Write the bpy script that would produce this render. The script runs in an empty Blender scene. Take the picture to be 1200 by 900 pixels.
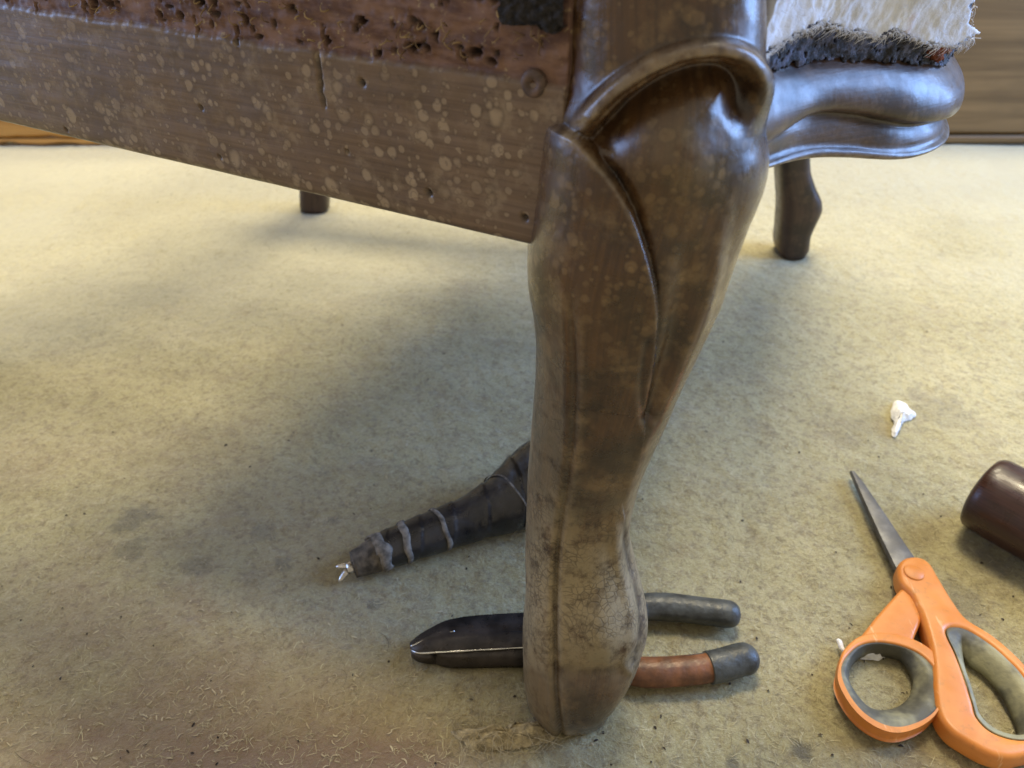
import bpy, bmesh, math, random
import numpy as np
from mathutils import Vector

rng = np.random.default_rng(7)
random.seed(7)
sc = bpy.context.scene
col = sc.collection

# ------------------------------------------------------------------ camera
F, H, PITCH = 920.0, 0.365, math.radians(36.0)
CP, SP = math.cos(PITCH), math.sin(PITCH)
cam = bpy.data.cameras.new('camera')
cam.sensor_width = 36.0
cam.lens = 36.0 * F / 1200.0
cam.clip_start, cam.clip_end = 0.01, 50.0
cam.dof.use_dof = True
cam.dof.focus_distance = 0.34
cam.dof.aperture_fstop = 14.0
camo = bpy.data.objects.new('camera', cam)
camo.location = (0, 0, H)
camo.rotation_euler = (math.radians(90) - PITCH, 0, 0)
col.objects.link(camo)
sc.camera = camo

# ------------------------------------------------------------------ world, lamps, exposure
W = bpy.data.worlds.new('World')
sc.world = W
W.use_nodes = True
W.node_tree.nodes['Background'].inputs[0].default_value = (1.0, 0.88, 0.68, 1)
W.node_tree.nodes['Background'].inputs[1].default_value = 0.54


def area(name, loc, target, sx, sy, power, color):
    l = bpy.data.lights.new(name, 'AREA')
    l.shape = 'RECTANGLE'
    l.size, l.size_y, l.energy, l.color = sx, sy, power, color
    o = bpy.data.objects.new(name, l)
    o.location = loc
    d = Vector(target) - Vector(loc)
    o.rotation_euler = d.to_track_quat('-Z', 'Y').to_euler()
    col.objects.link(o)
    return o


area('workshop_lamp', (0.40, 1.70, 1.50), (0.0, 0.6, 0.0), 0.6, 0.4, 19.0, (1.0, 0.90, 0.64))
area('ceiling_lamp', (0.16, 1.10, 2.1), (0.05, 0.45, 0.0), 0.9, 0.5, 71.0, (1.0, 0.87, 0.60))
area('right_window', (1.45, 0.50, 0.80), (0.1, 0.32, 0.28), 0.65, 1.15, 37.0, (0.28, 0.50, 1.0))
area('left_window', (-1.45, 0.60, 0.50), (-0.25, 0.40, 0.28), 0.6, 0.6, 9.0, (0.30, 0.50, 1.0))

sc.view_settings.view_transform = 'Standard'
sc.view_settings.look = 'None'
sc.view_settings.exposure = 0.0
sc.view_settings.gamma = 1.0
sc.view_settings.use_curve_mapping = False


# ------------------------------------------------------------------ helpers: geometry
def proj(x, y, z):
    fw = y * CP - (z - H) * SP
    up = y * SP + (z - H) * CP
    return 600 + F * x / fw, 450 - F * up / fw


def ray(px, py):
    a, b = (px - 600) / F, (450 - py) / F
    return np.array([a, CP + b * SP, -SP + b * CP])


def at_z(px, py, z=0.0):
    r = ray(px, py)
    t = (z - H) / r[2]
    return np.array([r[0] * t, r[1] * t, z])


def at_y(px, py, y):
    r = ray(px, py)
    t = y / r[1]
    return np.array([r[0] * t, y, H + r[2] * t])


def smooth_curve(pts, n, closed=False):
    """Catmull-Rom through pts, n samples evenly spaced by length."""
    p = np.array(pts, float)
    m = len(p)
    out = []
    segs = m if closed else m - 1
    for i in range(segs):
        if closed:
            p0, p1, p2, p3 = p[(i - 1) % m], p[i], p[(i + 1) % m], p[(i + 2) % m]
        else:
            p1, p2 = p[i], p[i + 1]
            p0 = p[i - 1] if i > 0 else 2 * p1 - p2
            p3 = p[i + 2] if i + 2 < m else 2 * p2 - p1
        for t in np.linspace(0, 1, 16, endpoint=False):
            out.append(0.5 * (2 * p1 + (p2 - p0) * t + (2 * p0 - 5 * p1 + 4 * p2 - p3) * t * t
                              + (3 * p1 - p0 - 3 * p2 + p3) * t ** 3))
    if not closed:
        out.append(p[-1])
    out = np.array(out)
    if closed:
        out = np.vstack([out, out[:1]])
    d = np.r_[0, np.cumsum(np.linalg.norm(np.diff(out, axis=0), axis=1))]
    s = np.linspace(0, d[-1], n, endpoint=not closed)
    return np.stack([np.interp(s, d, out[:, k]) for k in range(out.shape[1])], 1)


def sinterp(x, xs, ys, sm=5):
    """interpolation of a table, smoothed"""
    xs, ys = np.array(xs, float), np.array(ys, float)
    g = np.linspace(xs[0], xs[-1], 800)
    v = np.interp(g, xs, ys)
    k = np.exp(-0.5 * (np.arange(-3 * sm, 3 * sm + 1) / sm) ** 2)
    k /= k.sum()
    v = np.convolve(np.pad(v, 3 * sm, mode='edge'), k, 'valid')
    return np.interp(x, g, v)


def sstep(a, b, x):
    t = np.clip((x - a) / (b - a), 0, 1)
    return t * t * (3 - 2 * t)


_tab = rng.random((256, 256))


def vnoise(x, y):
    xi, yi = np.floor(x).astype(int), np.floor(y).astype(int)
    fx, fy = x - xi, y - yi
    fx, fy = fx * fx * (3 - 2 * fx), fy * fy * (3 - 2 * fy)
    a = _tab[xi & 255, yi & 255]; b = _tab[(xi + 1) & 255, yi & 255]
    c = _tab[xi & 255, (yi + 1) & 255]; d = _tab[(xi + 1) & 255, (yi + 1) & 255]
    return (a * (1 - fx) + b * fx) * (1 - fy) + (c * (1 - fx) + d * fx) * fy - 0.5


def fbm(x, y, o=4):
    v, a = 0, 1.0
    for i in range(o):
        v = v + a * vnoise(x * 2 ** i + 17.3 * i, y * 2 ** i + 5.1 * i)
        a *= 0.5
    return v


def felt_h(x, y):
    return -0.0011 + 0.0022 * fbm(x * 22, y * 22, 3) + 0.0013 * fbm(x * 120, y * 120, 3)


def tag(o, label, cat, group=None):
    o['label'], o['category'] = label, cat
    if group:
        o['group'] = group
    return o


def root_of(o):
    while o.parent:
        o = o.parent
    return o


def empty(name, loc, label, cat, group=None):
    o = bpy.data.objects.new(name, None)
    o.location = loc
    o.empty_display_size = 0.02
    col.objects.link(o)
    return tag(o, label, cat, group)


def build(name, verts, faces, m, parent=None, smooth=True, uv=None, attrs=None, origin=None):
    """world-space verts -> one mesh object; local to the thing's base"""
    v = np.array(verts, float)
    if parent is not None:
        base = np.array(root_of(parent).location)
    else:
        base = np.array(origin) if origin is not None else np.array([v[:, 0].mean(), v[:, 1].mean(), v[:, 2].min()])
    me = bpy.data.meshes.new(name)
    me.from_pydata((v - base).tolist(), [], [tuple(int(i) for i in f) for f in faces])
    if smooth:
        me.polygons.foreach_set('use_smooth', [True] * len(me.polygons))
    if uv is not None:
        lay = me.uv_layers.new(name='UVMap')
        li = np.empty(len(me.loops), int)
        me.loops.foreach_get('vertex_index', li)
        lay.data.foreach_set('uv', np.asarray(uv, float)[li].ravel())
    for k, a in (attrs or {}).items():
        at = me.attributes.new(k, 'FLOAT', 'POINT')
        at.data.foreach_set('value', np.asarray(a, float).ravel())
    me.materials.append(m)
    me.update()
    o = bpy.data.objects.new(name, me)
    o.location = (0, 0, 0) if parent is not None else base
    o.parent = parent
    col.objects.link(o)
    return o


def grid_faces(nr, nc, wrap=False, flip=False):
    out = []
    for i in range(nr - 1):
        for j in range(nc if wrap else nc - 1):
            a, b = i * nc + j, i * nc + (j + 1) % nc
            c, d = b + nc, a + nc
            out.append((a, d, c, b) if flip else (a, b, c, d))
    return out


def tube(path, rad, n=16, aspect=1.0, cap=True, up=(0, 0, 1)):
    """swept tube; rad per point; rounded ends come from rad going to ~0"""
    p = np.array(path, float)
    t = np.gradient(p, axis=0)
    t /= np.linalg.norm(t, axis=1)[:, None]
    u = np.array(up, float)
    s = np.cross(t, u); s /= np.linalg.norm(s, axis=1)[:, None]
    w = np.cross(s, t)
    th = np.linspace(0, 2 * np.pi, n, endpoint=False)
    r = np.broadcast_to(np.asarray(rad, float), (len(p),))
    v = (p[:, None, :] + s[:, None, :] * (r[:, None] * np.cos(th))[:, :, None]
         + w[:, None, :] * (aspect * r[:, None] * np.sin(th))[:, :, None]).reshape(-1, 3)
    f = grid_faces(len(p), n, True)
    if cap:
        f.append(tuple(range(n))[::-1])
        f.append(tuple(range((len(p) - 1) * n, len(p) * n)))
    return v, f


def outline_solid(name, outlines, z0, z1, bev, m, parent):
    """flat outline (with holes) of real thickness and rounded edges"""
    cu = bpy.data.curves.new(name, 'CURVE')
    cu.dimensions = '2D'
    cu.fill_mode = 'BOTH'
    cu.extrude = (z1 - z0) / 2 - bev
    cu.bevel_depth = bev
    cu.bevel_resolution = 3
    cu.offset = -bev
    for pts in outlines:
        sp = cu.splines.new('POLY')
        sp.points.add(len(pts) - 1)
        for q, pt in zip(sp.points, pts):
            q.co = (pt[0], pt[1], 0, 1)
        sp.use_cyclic_u = True
    tmp = bpy.data.objects.new('tmp', cu)
    me = bpy.data.meshes.new_from_object(tmp)
    bpy.data.objects.remove(tmp)
    base = np.array(root_of(parent).location)
    v = np.empty(len(me.vertices) * 3)
    me.vertices.foreach_get('co', v)
    v = v.reshape(-1, 3) + np.array([0, 0, (z0 + z1) / 2]) - base
    me.vertices.foreach_set('co', v.ravel())
    me.name = name
    me.materials.clear()
    me.materials.append(m)
    me.polygons.foreach_set('use_smooth', [True] * len(me.polygons))
    bm = bmesh.new(); bm.from_mesh(me)
    bmesh.ops.remove_doubles(bm, verts=bm.verts, dist=1e-5)
    bm.to_mesh(me); bm.free()
    me.set_sharp_from_angle(angle=math.radians(40))
    o = bpy.data.objects.new(name, me)
    o.parent = parent
    col.objects.link(o)
    return o


# ------------------------------------------------------------------ helpers: materials
class NT:
    def __init__(s, name):
        s.m = bpy.data.materials.new(name)
        s.m.use_nodes = True
        s.t = s.m.node_tree
        s.b = s.t.nodes['Principled BSDF']

    def n(s, kind, **kw):
        x = s.t.nodes.new(kind)
        for k, v in kw.items():
            setattr(x, k, v)
        return x

    def put(s, sock, v):
        if isinstance(v, bpy.types.NodeSocket):
            s.t.links.new(v, sock)
        elif isinstance(v, tuple) and len(v) == 3 and sock.type == 'RGBA':
            sock.default_value = (*v, 1)
        else:
            sock.default_value = v

    def obj(s):
        return s.n('ShaderNodeTexCoord').outputs['Object']

    def uv(s):
        return s.n('ShaderNodeTexCoord').outputs['UV']

    def geo(s):
        return s.n('ShaderNodeNewGeometry').outputs['Position']

    def scale(s, c, v):
        x = s.n('ShaderNodeMapping')
        s.put(x.inputs['Vector'], c); s.put(x.inputs['Scale'], v)
        return x.outputs[0]

    def noise(s, c, scale, detail=4.0, rough=0.55, dist=0.0):
        x = s.n('ShaderNodeTexNoise')
        s.put(x.inputs['Vector'], c); s.put(x.inputs['Scale'], scale); s.put(x.inputs['Detail'], detail)
        s.put(x.inputs['Roughness'], rough); s.put(x.inputs['Distortion'], dist)
        return x.outputs[0]

    def vor(s, c, scale, feature='F1'):
        x = s.n('ShaderNodeTexVoronoi', feature=feature)
        s.put(x.inputs['Vector'], c); s.put(x.inputs['Scale'], scale)
        return x

    def math(s, op, a, b=0.0, clamp=False):
        x = s.n('ShaderNodeMath', operation=op, use_clamp=clamp)
        s.put(x.inputs[0], a); s.put(x.inputs[1], b)
        return x.outputs[0]

    def rng(s, v, a, b, c=0.0, d=1.0):
        x = s.n('ShaderNodeMapRange', interpolation_type='SMOOTHSTEP')
        s.put(x.inputs[0], v)
        for i, q in enumerate((a, b, c, d)):
            s.put(x.inputs[1 + i], q)
        return x.outputs[0]

    def mix(s, f, a, b, blend='MIX'):
        x = s.n('ShaderNodeMix', data_type='RGBA', blend_type=blend)
        s.put(x.inputs[0], f); s.put(x.inputs[6], a); s.put(x.inputs[7], b)
        return x.outputs[2]

    def attr(s, name):
        return s.n('ShaderNodeAttribute', attribute_name=name).outputs['Fac']

    def bump(s, h, strength, dist=0.001, prev=None):
        x = s.n('ShaderNodeBump')
        s.put(x.inputs['Height'], h); s.put(x.inputs['Strength'], strength); s.put(x.inputs['Distance'], dist)
        if prev is not None:
            s.put(x.inputs['Normal'], prev)
        return x.outputs[0]

    def out(s, **kw):
        for k, v in kw.items():
            s.put(s.b.inputs[k.replace('_', ' ')], v)
        return s.m

    def spots(s, c, scale, rmax, power=2.0, thr=0.0):
        """round stains of random size"""
        wob = s.mix(0.010, c, s.n('ShaderNodeTexNoise').outputs[1])
        nz = s.n('ShaderNodeTexNoise')
        s.put(nz.inputs['Vector'], c); s.put(nz.inputs['Scale'], scale * 1.6); s.put(nz.inputs['Detail'], 2.0)
        wob = s.n('ShaderNodeVectorMath', operation='MULTIPLY_ADD')
        s.put(wob.inputs[0], nz.outputs[1]); wob.inputs[1].default_value = (0.35 / scale,) * 3
        s.put(wob.inputs[2], c)
        v = s.vor(wob.outputs[0], scale)
        sep = s.n('ShaderNodeSeparateColor')
        s.put(sep.inputs[0], v.outputs['Color'])
        r = s.math('MULTIPLY', s.math('POWER', sep.outputs[0], power), rmax)
        d = s.math('SUBTRACT', r, v.outputs['Distance'])
        m = s.rng(d, -0.05, 0.14)
        rim = s.math('MULTIPLY', s.rng(d, -0.10, 0.0), s.math('SUBTRACT', 1.0, m))
        keep = s.rng(sep.outputs[1], thr, thr + 0.02)
        return s.math('MULTIPLY', m, keep), s.math('MULTIPLY', rim, keep)


def simple(name, c, rough=0.5, metal=0.0, var=0.15, nscale=60.0, bump=0.0, bscale=300.0, **kw):
    t = NT(name)
    o = t.obj()
    dark = tuple(x * (1 - var * 2) for x in c)
    lite = tuple(min(1, x * (1 + var)) for x in c)
    colr = t.mix(t.rng(t.noise(o, nscale, 5.0), 0.3, 0.7), dark, lite)
    r = t.rng(t.noise(o, nscale * 2.3, 4.0), 0.3, 0.7, max(0.03, rough - 0.1), min(1, rough + 0.12))
    t.out(Base_Color=colr, Roughness=r, Metallic=metal, **kw)
    if bump:
        t.out(Normal=t.bump(t.noise(o, bscale, 4.0), bump))
    return t.m


def wood(name, dark, mid, pale, spot_amt=0.6, rough=0.34, coat=0.3, grain=(14.0, 420.0), blotch=0.85):
    """old varnished wood: grain, patches, pale water spots, worn and highlighted edges, dusting, dark rusty pits, tack band"""
    t = NT(name)
    o, uv = t.obj(), t.uv()
    g = t.noise(t.scale(uv, (grain[0], grain[1], 1.0)), 1.0, 6.0, 0.6, 0.4)
    c = t.mix(t.rng(g, 0.32, 0.68), dark, mid)
    c = t.mix(t.rng(t.noise(o, 34.0, 5.0, 0.6), 0.42, 0.62, 0.0, blotch), c, tuple(x * 0.36 for x in dark))
    c = t.mix(t.rng(t.noise(o, 75.0, 5.0, 0.65), 0.50, 0.70, 0.0, 0.6), c, tuple(x * 0.85 for x in pale))
    # pale round spots, three sizes
    for sc_, rm, pw, amt, thr in ((95.0, 0.38, 1.2, 0.8, 0.25), (170.0, 0.46, 0.9, 0.75, 0.12), (300.0, 0.48, 0.8, 0.6, 0.1)):
        m, rim = t.spots(o, sc_, rm, pw, thr)
        m, rim = t.math('MULTIPLY', m, t.attr('spotty')), t.math('MULTIPLY', rim, t.attr('spotty'))
        m = t.math('MULTIPLY', m, t.rng(t.noise(o, 26.0, 3.0), 0.35, 0.6, 0.45, 1.0))
        c = t.mix(t.math('MULTIPLY', rim, 0.45 * spot_amt), c, tuple(x * 0.5 for x in dark))
        c = t.mix(t.math('MULTIPLY', m, amt * spot_amt), c, pale)
    # dust greying the lower parts, with a net of fine dark cracks
    dn = t.math('MULTIPLY', t.attr('dust_pale'), t.rng(t.noise(o, 105.0, 6.0, 0.7), 0.28, 0.54))
    c = t.mix(t.math('MULTIPLY', dn, 0.85), c, (0.40, 0.325, 0.19))
    c = t.mix(t.math('MULTIPLY', t.attr('dust_pale'), t.rng(t.noise(o, 62.0, 6.0, 0.72), 0.52, 0.70, 0.0, 0.65)), c, (0.085, 0.058, 0.032))
    c = t.mix(t.math('MULTIPLY', t.attr('dust_pale'), t.rng(t.noise(o, 400.0, 5.0, 0.75), 0.54, 0.66, 0.0, 0.5)), c, (0.10, 0.07, 0.04))
    ck = t.vor(t.mix(0.012, o, t.n('ShaderNodeTexNoise').outputs[1]), 330.0, 'DISTANCE_TO_EDGE').outputs['Distance']
    ckm = t.math('MULTIPLY', t.rng(ck, 0.0, 0.13, 1.0, 0.0), t.math('MULTIPLY', t.attr('crackle'), t.rng(t.noise(o, 60.0, 3.0), 0.4, 0.6)))
    c = t.mix(t.math('MULTIPLY', ckm, 0.5), c, (0.028, 0.018, 0.010))
    # worn varnish and painted edge highlights; dirt and painted shade in carved hollows
    c = t.mix(t.math('MULTIPLY', t.attr('wear_glint'), t.rng(t.noise(o, 260.0, 4.0), 0.35, 0.6, 0.25, 0.9)), c, (0.36, 0.29, 0.20))
    c = t.mix(t.math('MULTIPLY', t.attr('grime_shade'), t.rng(t.noise(o, 180.0, 4.0), 0.3, 0.6, 0.4, 0.95)), c, (0.016, 0.010, 0.007))
    # bare reddish band where the cover was tacked
    band = t.attr('band')
    bc = t.mix(t.rng(t.noise(t.scale(uv, (60.0, 160.0, 1.0)), 1.0, 6.0, 0.65), 0.35, 0.65), (0.080, 0.034, 0.024), (0.21, 0.115, 0.075))
    bc = t.mix(t.rng(t.noise(o, 420.0, 4.0), 0.62, 0.7, 0.0, 0.8), bc, (0.34, 0.25, 0.13))
    c = t.mix(band, c, bc)
    c = t.mix(t.attr('rust_shade'), c, (0.010, 0.006, 0.005))
    r = t.rng(t.noise(o, 140.0, 5.0), 0.3, 0.7, rough - 0.08, rough + 0.12)
    r = t.math('ADD', r, t.math('MULTIPLY', t.math('MAXIMUM', t.attr('dust_pale'), band), 0.28), True)
    nb = t.bump(g, 0.25, 0.0004)
    nb = t.bump(t.noise(o, 330.0, 5.0), 0.22, 0.0006, nb)
    nb = t.bump(t.noise(t.scale(uv, (120.0, 1500.0, 1.0)), 1.0, 4.0, 0.7), 0.16, 0.0004, nb)
    nb = t.bump(ckm, 0.3, -0.0004, nb)
    t.out(Base_Color=c, Roughness=r, Normal=nb, Coat_Weight=t.math('MULTIPLY', coat, t.math('SUBTRACT', 1.0, t.math('MAXIMUM', t.attr('dust_pale'), band), True)), Coat_Roughness=0.22)
    return t.m


M_leg = wood('leg_wood', (0.046, 0.020, 0.0070), (0.086, 0.040, 0.0125), (0.225, 0.145, 0.066), 0.75, 0.28, 0.35)
M_rail = wood('rail_wood', (0.110, 0.068, 0.042), (0.175, 0.115, 0.073), (0.33, 0.25, 0.165), 1.0, 0.40, 0.15, (10.0, 520.0), 0.3)
M_front = wood('front_rail_wood', (0.055, 0.032, 0.022), (0.095, 0.058, 0.040), (0.20, 0.14, 0.10), 0.25, 0.37, 0.25)
M_dark = wood('dark_leg_wood', (0.030, 0.014, 0.008), (0.055, 0.027, 0.015), (0.09, 0.05, 0.03), 0.15, 0.4, 0.2)

# ------------------------------------------------------------------ the felt-covered bench top
t = NT('felt')
o = t.geo()
c = t.mix(t.rng(t.noise(o, 9.0, 5.0, 0.6), 0.35, 0.65), (0.36, 0.315, 0.150), (0.435, 0.385, 0.200))
c = t.mix(t.rng(t.noise(o, 28.0, 6.0, 0.65), 0.48, 0.72, 0.0, 0.55), c, (0.25, 0.195, 0.10))
c = t.mix(t.rng(t.noise(o, 130.0, 5.0, 0.7), 0.46, 0.7, 0.0, 0.55), c, (0.22, 0.17, 0.09))
c = t.mix(t.rng(t.noise(o, 190.0, 5.0, 0.7), 0.55, 0.75, 0.0, 0.6), c, (0.56, 0.50, 0.34))
c = t.mix(t.rng(t.noise(o, 260.0, 6.0, 0.75), 0.50, 0.62, 0.0, 0.55), c, (0.19, 0.155, 0.075))
c = t.mix(t.rng(t.noise(o, 620.0, 4.0, 0.7), 0.50, 0.68, 0.0, 0.4), c, (0.18, 0.15, 0.072))
c = t.mix(t.rng(t.noise(o, 540.0, 4.0, 0.7), 0.54, 0.70, 0.0, 0.5), c, (0.60, 0.55, 0.36))
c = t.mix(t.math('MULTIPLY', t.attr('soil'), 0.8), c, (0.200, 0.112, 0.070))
c = t.mix(t.math('MULTIPLY', t.attr('back_light'), 0.7), c, (0.56, 0.53, 0.385))
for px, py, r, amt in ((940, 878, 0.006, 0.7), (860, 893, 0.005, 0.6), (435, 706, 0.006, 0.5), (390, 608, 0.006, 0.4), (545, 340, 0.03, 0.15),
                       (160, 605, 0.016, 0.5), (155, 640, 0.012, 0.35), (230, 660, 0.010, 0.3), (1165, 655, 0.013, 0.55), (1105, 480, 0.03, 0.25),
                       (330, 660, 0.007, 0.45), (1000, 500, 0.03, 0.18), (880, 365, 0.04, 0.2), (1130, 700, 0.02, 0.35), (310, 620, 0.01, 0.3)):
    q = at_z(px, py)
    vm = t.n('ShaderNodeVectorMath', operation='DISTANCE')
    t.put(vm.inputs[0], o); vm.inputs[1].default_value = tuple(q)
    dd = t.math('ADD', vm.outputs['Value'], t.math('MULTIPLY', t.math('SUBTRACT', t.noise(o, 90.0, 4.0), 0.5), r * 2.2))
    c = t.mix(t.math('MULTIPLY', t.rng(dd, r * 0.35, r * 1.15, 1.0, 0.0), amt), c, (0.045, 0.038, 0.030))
nb = t.bump(t.noise(o, 170.0, 6.0, 0.72), 0.8, 0.0028)
nb = t.bump(t.noise(o, 420.0, 6.0, 0.7), 0.8, 0.0018, nb)
nb = t.bump(t.noise(o, 1500.0, 3.0, 0.6), 0.5, 0.0006, nb)
M_felt = t.out(Base_Color=c, Roughness=0.95, Normal=nb, Sheen_Weight=0.25, Sheen_Roughness=0.6)

xs = np.r_[np.linspace(-1.5, -0.62, 40), np.linspace(-0.615, 0.615, 560), np.linspace(0.62, 1.5, 40)]
ys = np.r_[np.linspace(-0.6, 0.10, 30), np.linspace(0.103, 0.75, 300), np.linspace(0.753, 1.30, 130)]
X, Y = np.meshgrid(xs, ys)
Z = felt_h(X, Y)
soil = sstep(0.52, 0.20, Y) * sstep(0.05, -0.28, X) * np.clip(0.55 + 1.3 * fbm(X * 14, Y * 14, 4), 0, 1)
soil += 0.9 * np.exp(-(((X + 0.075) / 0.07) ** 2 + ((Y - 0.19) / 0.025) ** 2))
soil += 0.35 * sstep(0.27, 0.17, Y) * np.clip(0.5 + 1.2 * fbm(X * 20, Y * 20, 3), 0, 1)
back_light = sstep(0.45, 0.95, Y + 0.25 * fbm(X * 5, Y * 5, 3))  # paler towards the back: light from behind put into the felt colour
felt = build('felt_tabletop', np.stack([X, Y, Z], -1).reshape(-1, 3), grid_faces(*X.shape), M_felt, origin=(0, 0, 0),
             attrs={'soil': np.clip(soil, 0, 1), 'back_light': back_light})
felt['kind'] = 'structure'


# loose fibres, lint and crumbs lying on the felt
def strips(n, pos, length, width, mat_fn, lift, curl, seg=3):
    """n thin curled strips; returns verts, faces, shade attribute"""
    V, Fc, A = [], [], []
    ang = rng.uniform(0, 2 * np.pi, n)
    L = rng.uniform(*length, n); w = rng.uniform(*width, n); k = rng.normal(0, curl, n)
    sh = rng.random(n); lf = rng.uniform(*lift, n)
    s = np.linspace(0, 1, seg + 1)
    a = ang[:, None] + k[:, None] * s[None, :]
    dx, dy = np.cos(a) * L[:, None] / seg, np.sin(a) * L[:, None] / seg
    x = pos[:, 0:1] + np.cumsum(dx, 1); y = pos[:, 1:2] + np.cumsum(dy, 1)
    z = felt_h(x, y) + 0.0003 + lf[:, None] * np.sin(np.pi * s)[None, :]
    nx, ny = -np.sin(a), np.cos(a)
    tw = w[:, None] * (0.35 + 0.65 * np.sin(np.pi * np.clip(s, 0.08, 0.92)))[None, :] / 2
    P = np.stack([np.stack([x + nx * tw, y + ny * tw, z], -1), np.stack([x - nx * tw, y - ny * tw, z + tw * 0.6], -1)], 2)
    V = P.reshape(-1, 3)
    base = (np.arange(n) * (seg + 1) * 2)[:, None] + (np.arange(seg) * 2)[None, :]
    Fc = np.stack([base, base + 1, base + 3, base + 2], -1).reshape(-1, 4)
    return V, Fc, np.repeat(sh, (seg + 1) * 2)


def stuff_mat(name, a, b, rough=0.9):
    t = NT(name)
    return t.out(Base_Color=t.mix(t.attr('shade'), a, b), Roughness=rough)


def px_points(n, x0, x1, y0, y1, dens=None):
    out = []
    while len(out) < n:
        px, py = rng.uniform(x0, x1), rng.uniform(y0, y1)
        if dens is None or rng.random() < dens(px, py):
            out.append(at_z(px, py)[:2])
    return np.array(out)


n = 60000
pos = np.stack([rng.uniform(-0.5, 0.5, n), 0.13 + 0.85 * rng.random(n) ** 1.7], 1)
v, f, a = strips(n, pos, (0.002, 0.007), (0.00012, 0.00028), None, (-0.0002, 0.0007), 1.0)
fo = build('felt_fibres', v, f, stuff_mat('fibre', (0.19, 0.155, 0.075), (0.58, 0.52, 0.33)), attrs={'shade': a}, origin=(0, 0, 0))
fo['kind'] = 'stuff'

dn = lambda px, py: (0.10 + 0.9 * (1 - min(1, px / 560)) ** 0.8) * (0.25 + 0.75 * min(1, max(0, (py - 480) / 200)))
pos = px_points(1100, -60, 700, 470, 930, lambda a_, b_: dn(a_, b_) * float(np.clip(0.35 + 2.2 * fbm(np.array(a_ / 45.0), np.array(b_ / 30.0), 3), 0.03, 1)))
v, f, a = strips(len(pos), pos, (0.0006, 0.0042), (0.0002, 0.0009), None, (0.0000, 0.0006), 2.6)
lo = build('pale_lint', v, f, stuff_mat('lint', (0.36, 0.29, 0.18), (0.50, 0.43, 0.285)), attrs={'shade': a}, origin=(0, 0, 0))
lo['kind'] = 'stuff'

pos = px_points(170, -40, 1240, 180, 930, lambda px, py: 0.3 + 0.7 * min(1, max(0, (py - 250) / 500)))
v, f, a = strips(len(pos), pos, (0.0009, 0.0026), (0.0006, 0.0014), None, (0.0002, 0.0006), 0.8, 2)
do = build('dark_crumbs', v, f, stuff_mat('crumb', (0.015, 0.010, 0.008), (0.06, 0.04, 0.025)), attrs={'shade': a}, origin=(0, 0, 0))
do['kind'] = 'stuff'

pos = px_points(26, -40, 1000, 250, 900)
v, f, a = strips(len(pos), pos, (0.006, 0.018), (0.00018, 0.0003), None, (0.0002, 0.0010), 1.4, 8)
ho = build('stray_threads', v, f, stuff_mat('thread', (0.05, 0.035, 0.02), (0.16, 0.12, 0.07)), attrs={'shade': a}, origin=(0, 0, 0))
ho['kind'] = 'stuff'

# ------------------------------------------------------------------ boards standing behind the bench
def board_mat(name, a, b, rough=0.5):
    t = NT(name)
    uv = t.uv()
    g = t.noise(t.scale(uv, (3.0, 60.0, 1.0)), 1.0, 7.0, 0.62, 0.6)
    c = t.mix(t.rng(g, 0.3, 0.7), a, b)
    c = t.mix(t.rng(t.noise(t.scale(uv, (5.0, 9.0, 1.0)), 1.0, 4.0), 0.5, 0.7, 0.0, 0.5), c, tuple(x * 0.55 for x in a))
    return t.out(Base_Color=c, Roughness=rough, Normal=t.bump(g, 0.3, 0.001), Coat_Weight=0.1)


def board(name, x0, x1, y0, z0, z1, th, m, label, parts_at, rag=0.0):
    root = empty(name, ((x0 + x1) / 2, y0, 0), label, 'board')
    zs = [z0] + parts_at + [z1]
    for k in range(len(zs) - 1):
        za, zb = zs[k] + (0.0015 if k else 0), zs[k + 1]
        nx, nz = 80, 12
        gx = np.linspace(x0, x1, nx); 
        off = 0.0015 * (k % 2)
        prof = [(0.004, 0.0), (0.0, 0.004), (0.0, 0.5), (0.0, 1.0), (0.004, 1.0), (th, 1.0), (th, 0.0)]
        rows = []
        for dy, q in prof:
            zz = za + (q if q == 0.004 else q * (zb - za))
            if dy == 0.0 and q == 1.0:
                zz = zb - 0.003
            wob = rag * fbm(gx * 40, gx * 0 + 3.3 + k, 4) if q < 0.01 else 0
            rows.append(np.stack([gx, np.full(nx, y0 + dy + off), zz + wob + 0 * gx], 1))
        v = np.concatenate(rows)
        f = grid_faces(len(prof), nx)
        f += [tuple((r + 1) % len(prof) * nx + j if False else 0 for j in range(0)) for r in range(0)]
        m_ = len(prof)
        f += [tuple(j if False else 0 for j in range(0)) for _ in range(0)]
        f += [((m_ - 1) * nx + j, (m_ - 1) * nx + j + 1, j + 1, j) for j in range(nx - 1)]
        f += [tuple(r * nx for r in range(m_)), tuple(r * nx + nx - 1 for r in range(m_))[::-1]]
        build('plank', v, f, m, root, smooth=False, uv=np.stack([v[:, 0], v[:, 2]], 1))
    return root


M_board = board_mat('brown_board_wood', (0.120, 0.068, 0.022), (0.220, 0.132, 0.050))
M_board2 = board_mat('orange_board_wood', (0.28, 0.125, 0.025), (0.46, 0.235, 0.055), 0.35)
YB = at_z(1150, 170)[1]
board('wooden_board', -0.30, 1.45, YB, 0.001, 0.40, 0.02, M_board,
      'brown grained wooden board standing upright along the back edge of the felt behind the chair', [0.0125])
board('wooden_board', -1.45, -0.305, YB - 0.004, 0.001, 0.12, 0.018, M_board2,
      'orange brown wooden board with ragged lower edge under left end of chair rail', [0.009], 0.006)

# ------------------------------------------------------------------ the chair
chair = empty('armchair', (0.02, 0.24, 0.0),
              'old brown armchair frame stripped of its cover, with carved front leg and spotted varnish', 'chair')

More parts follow.
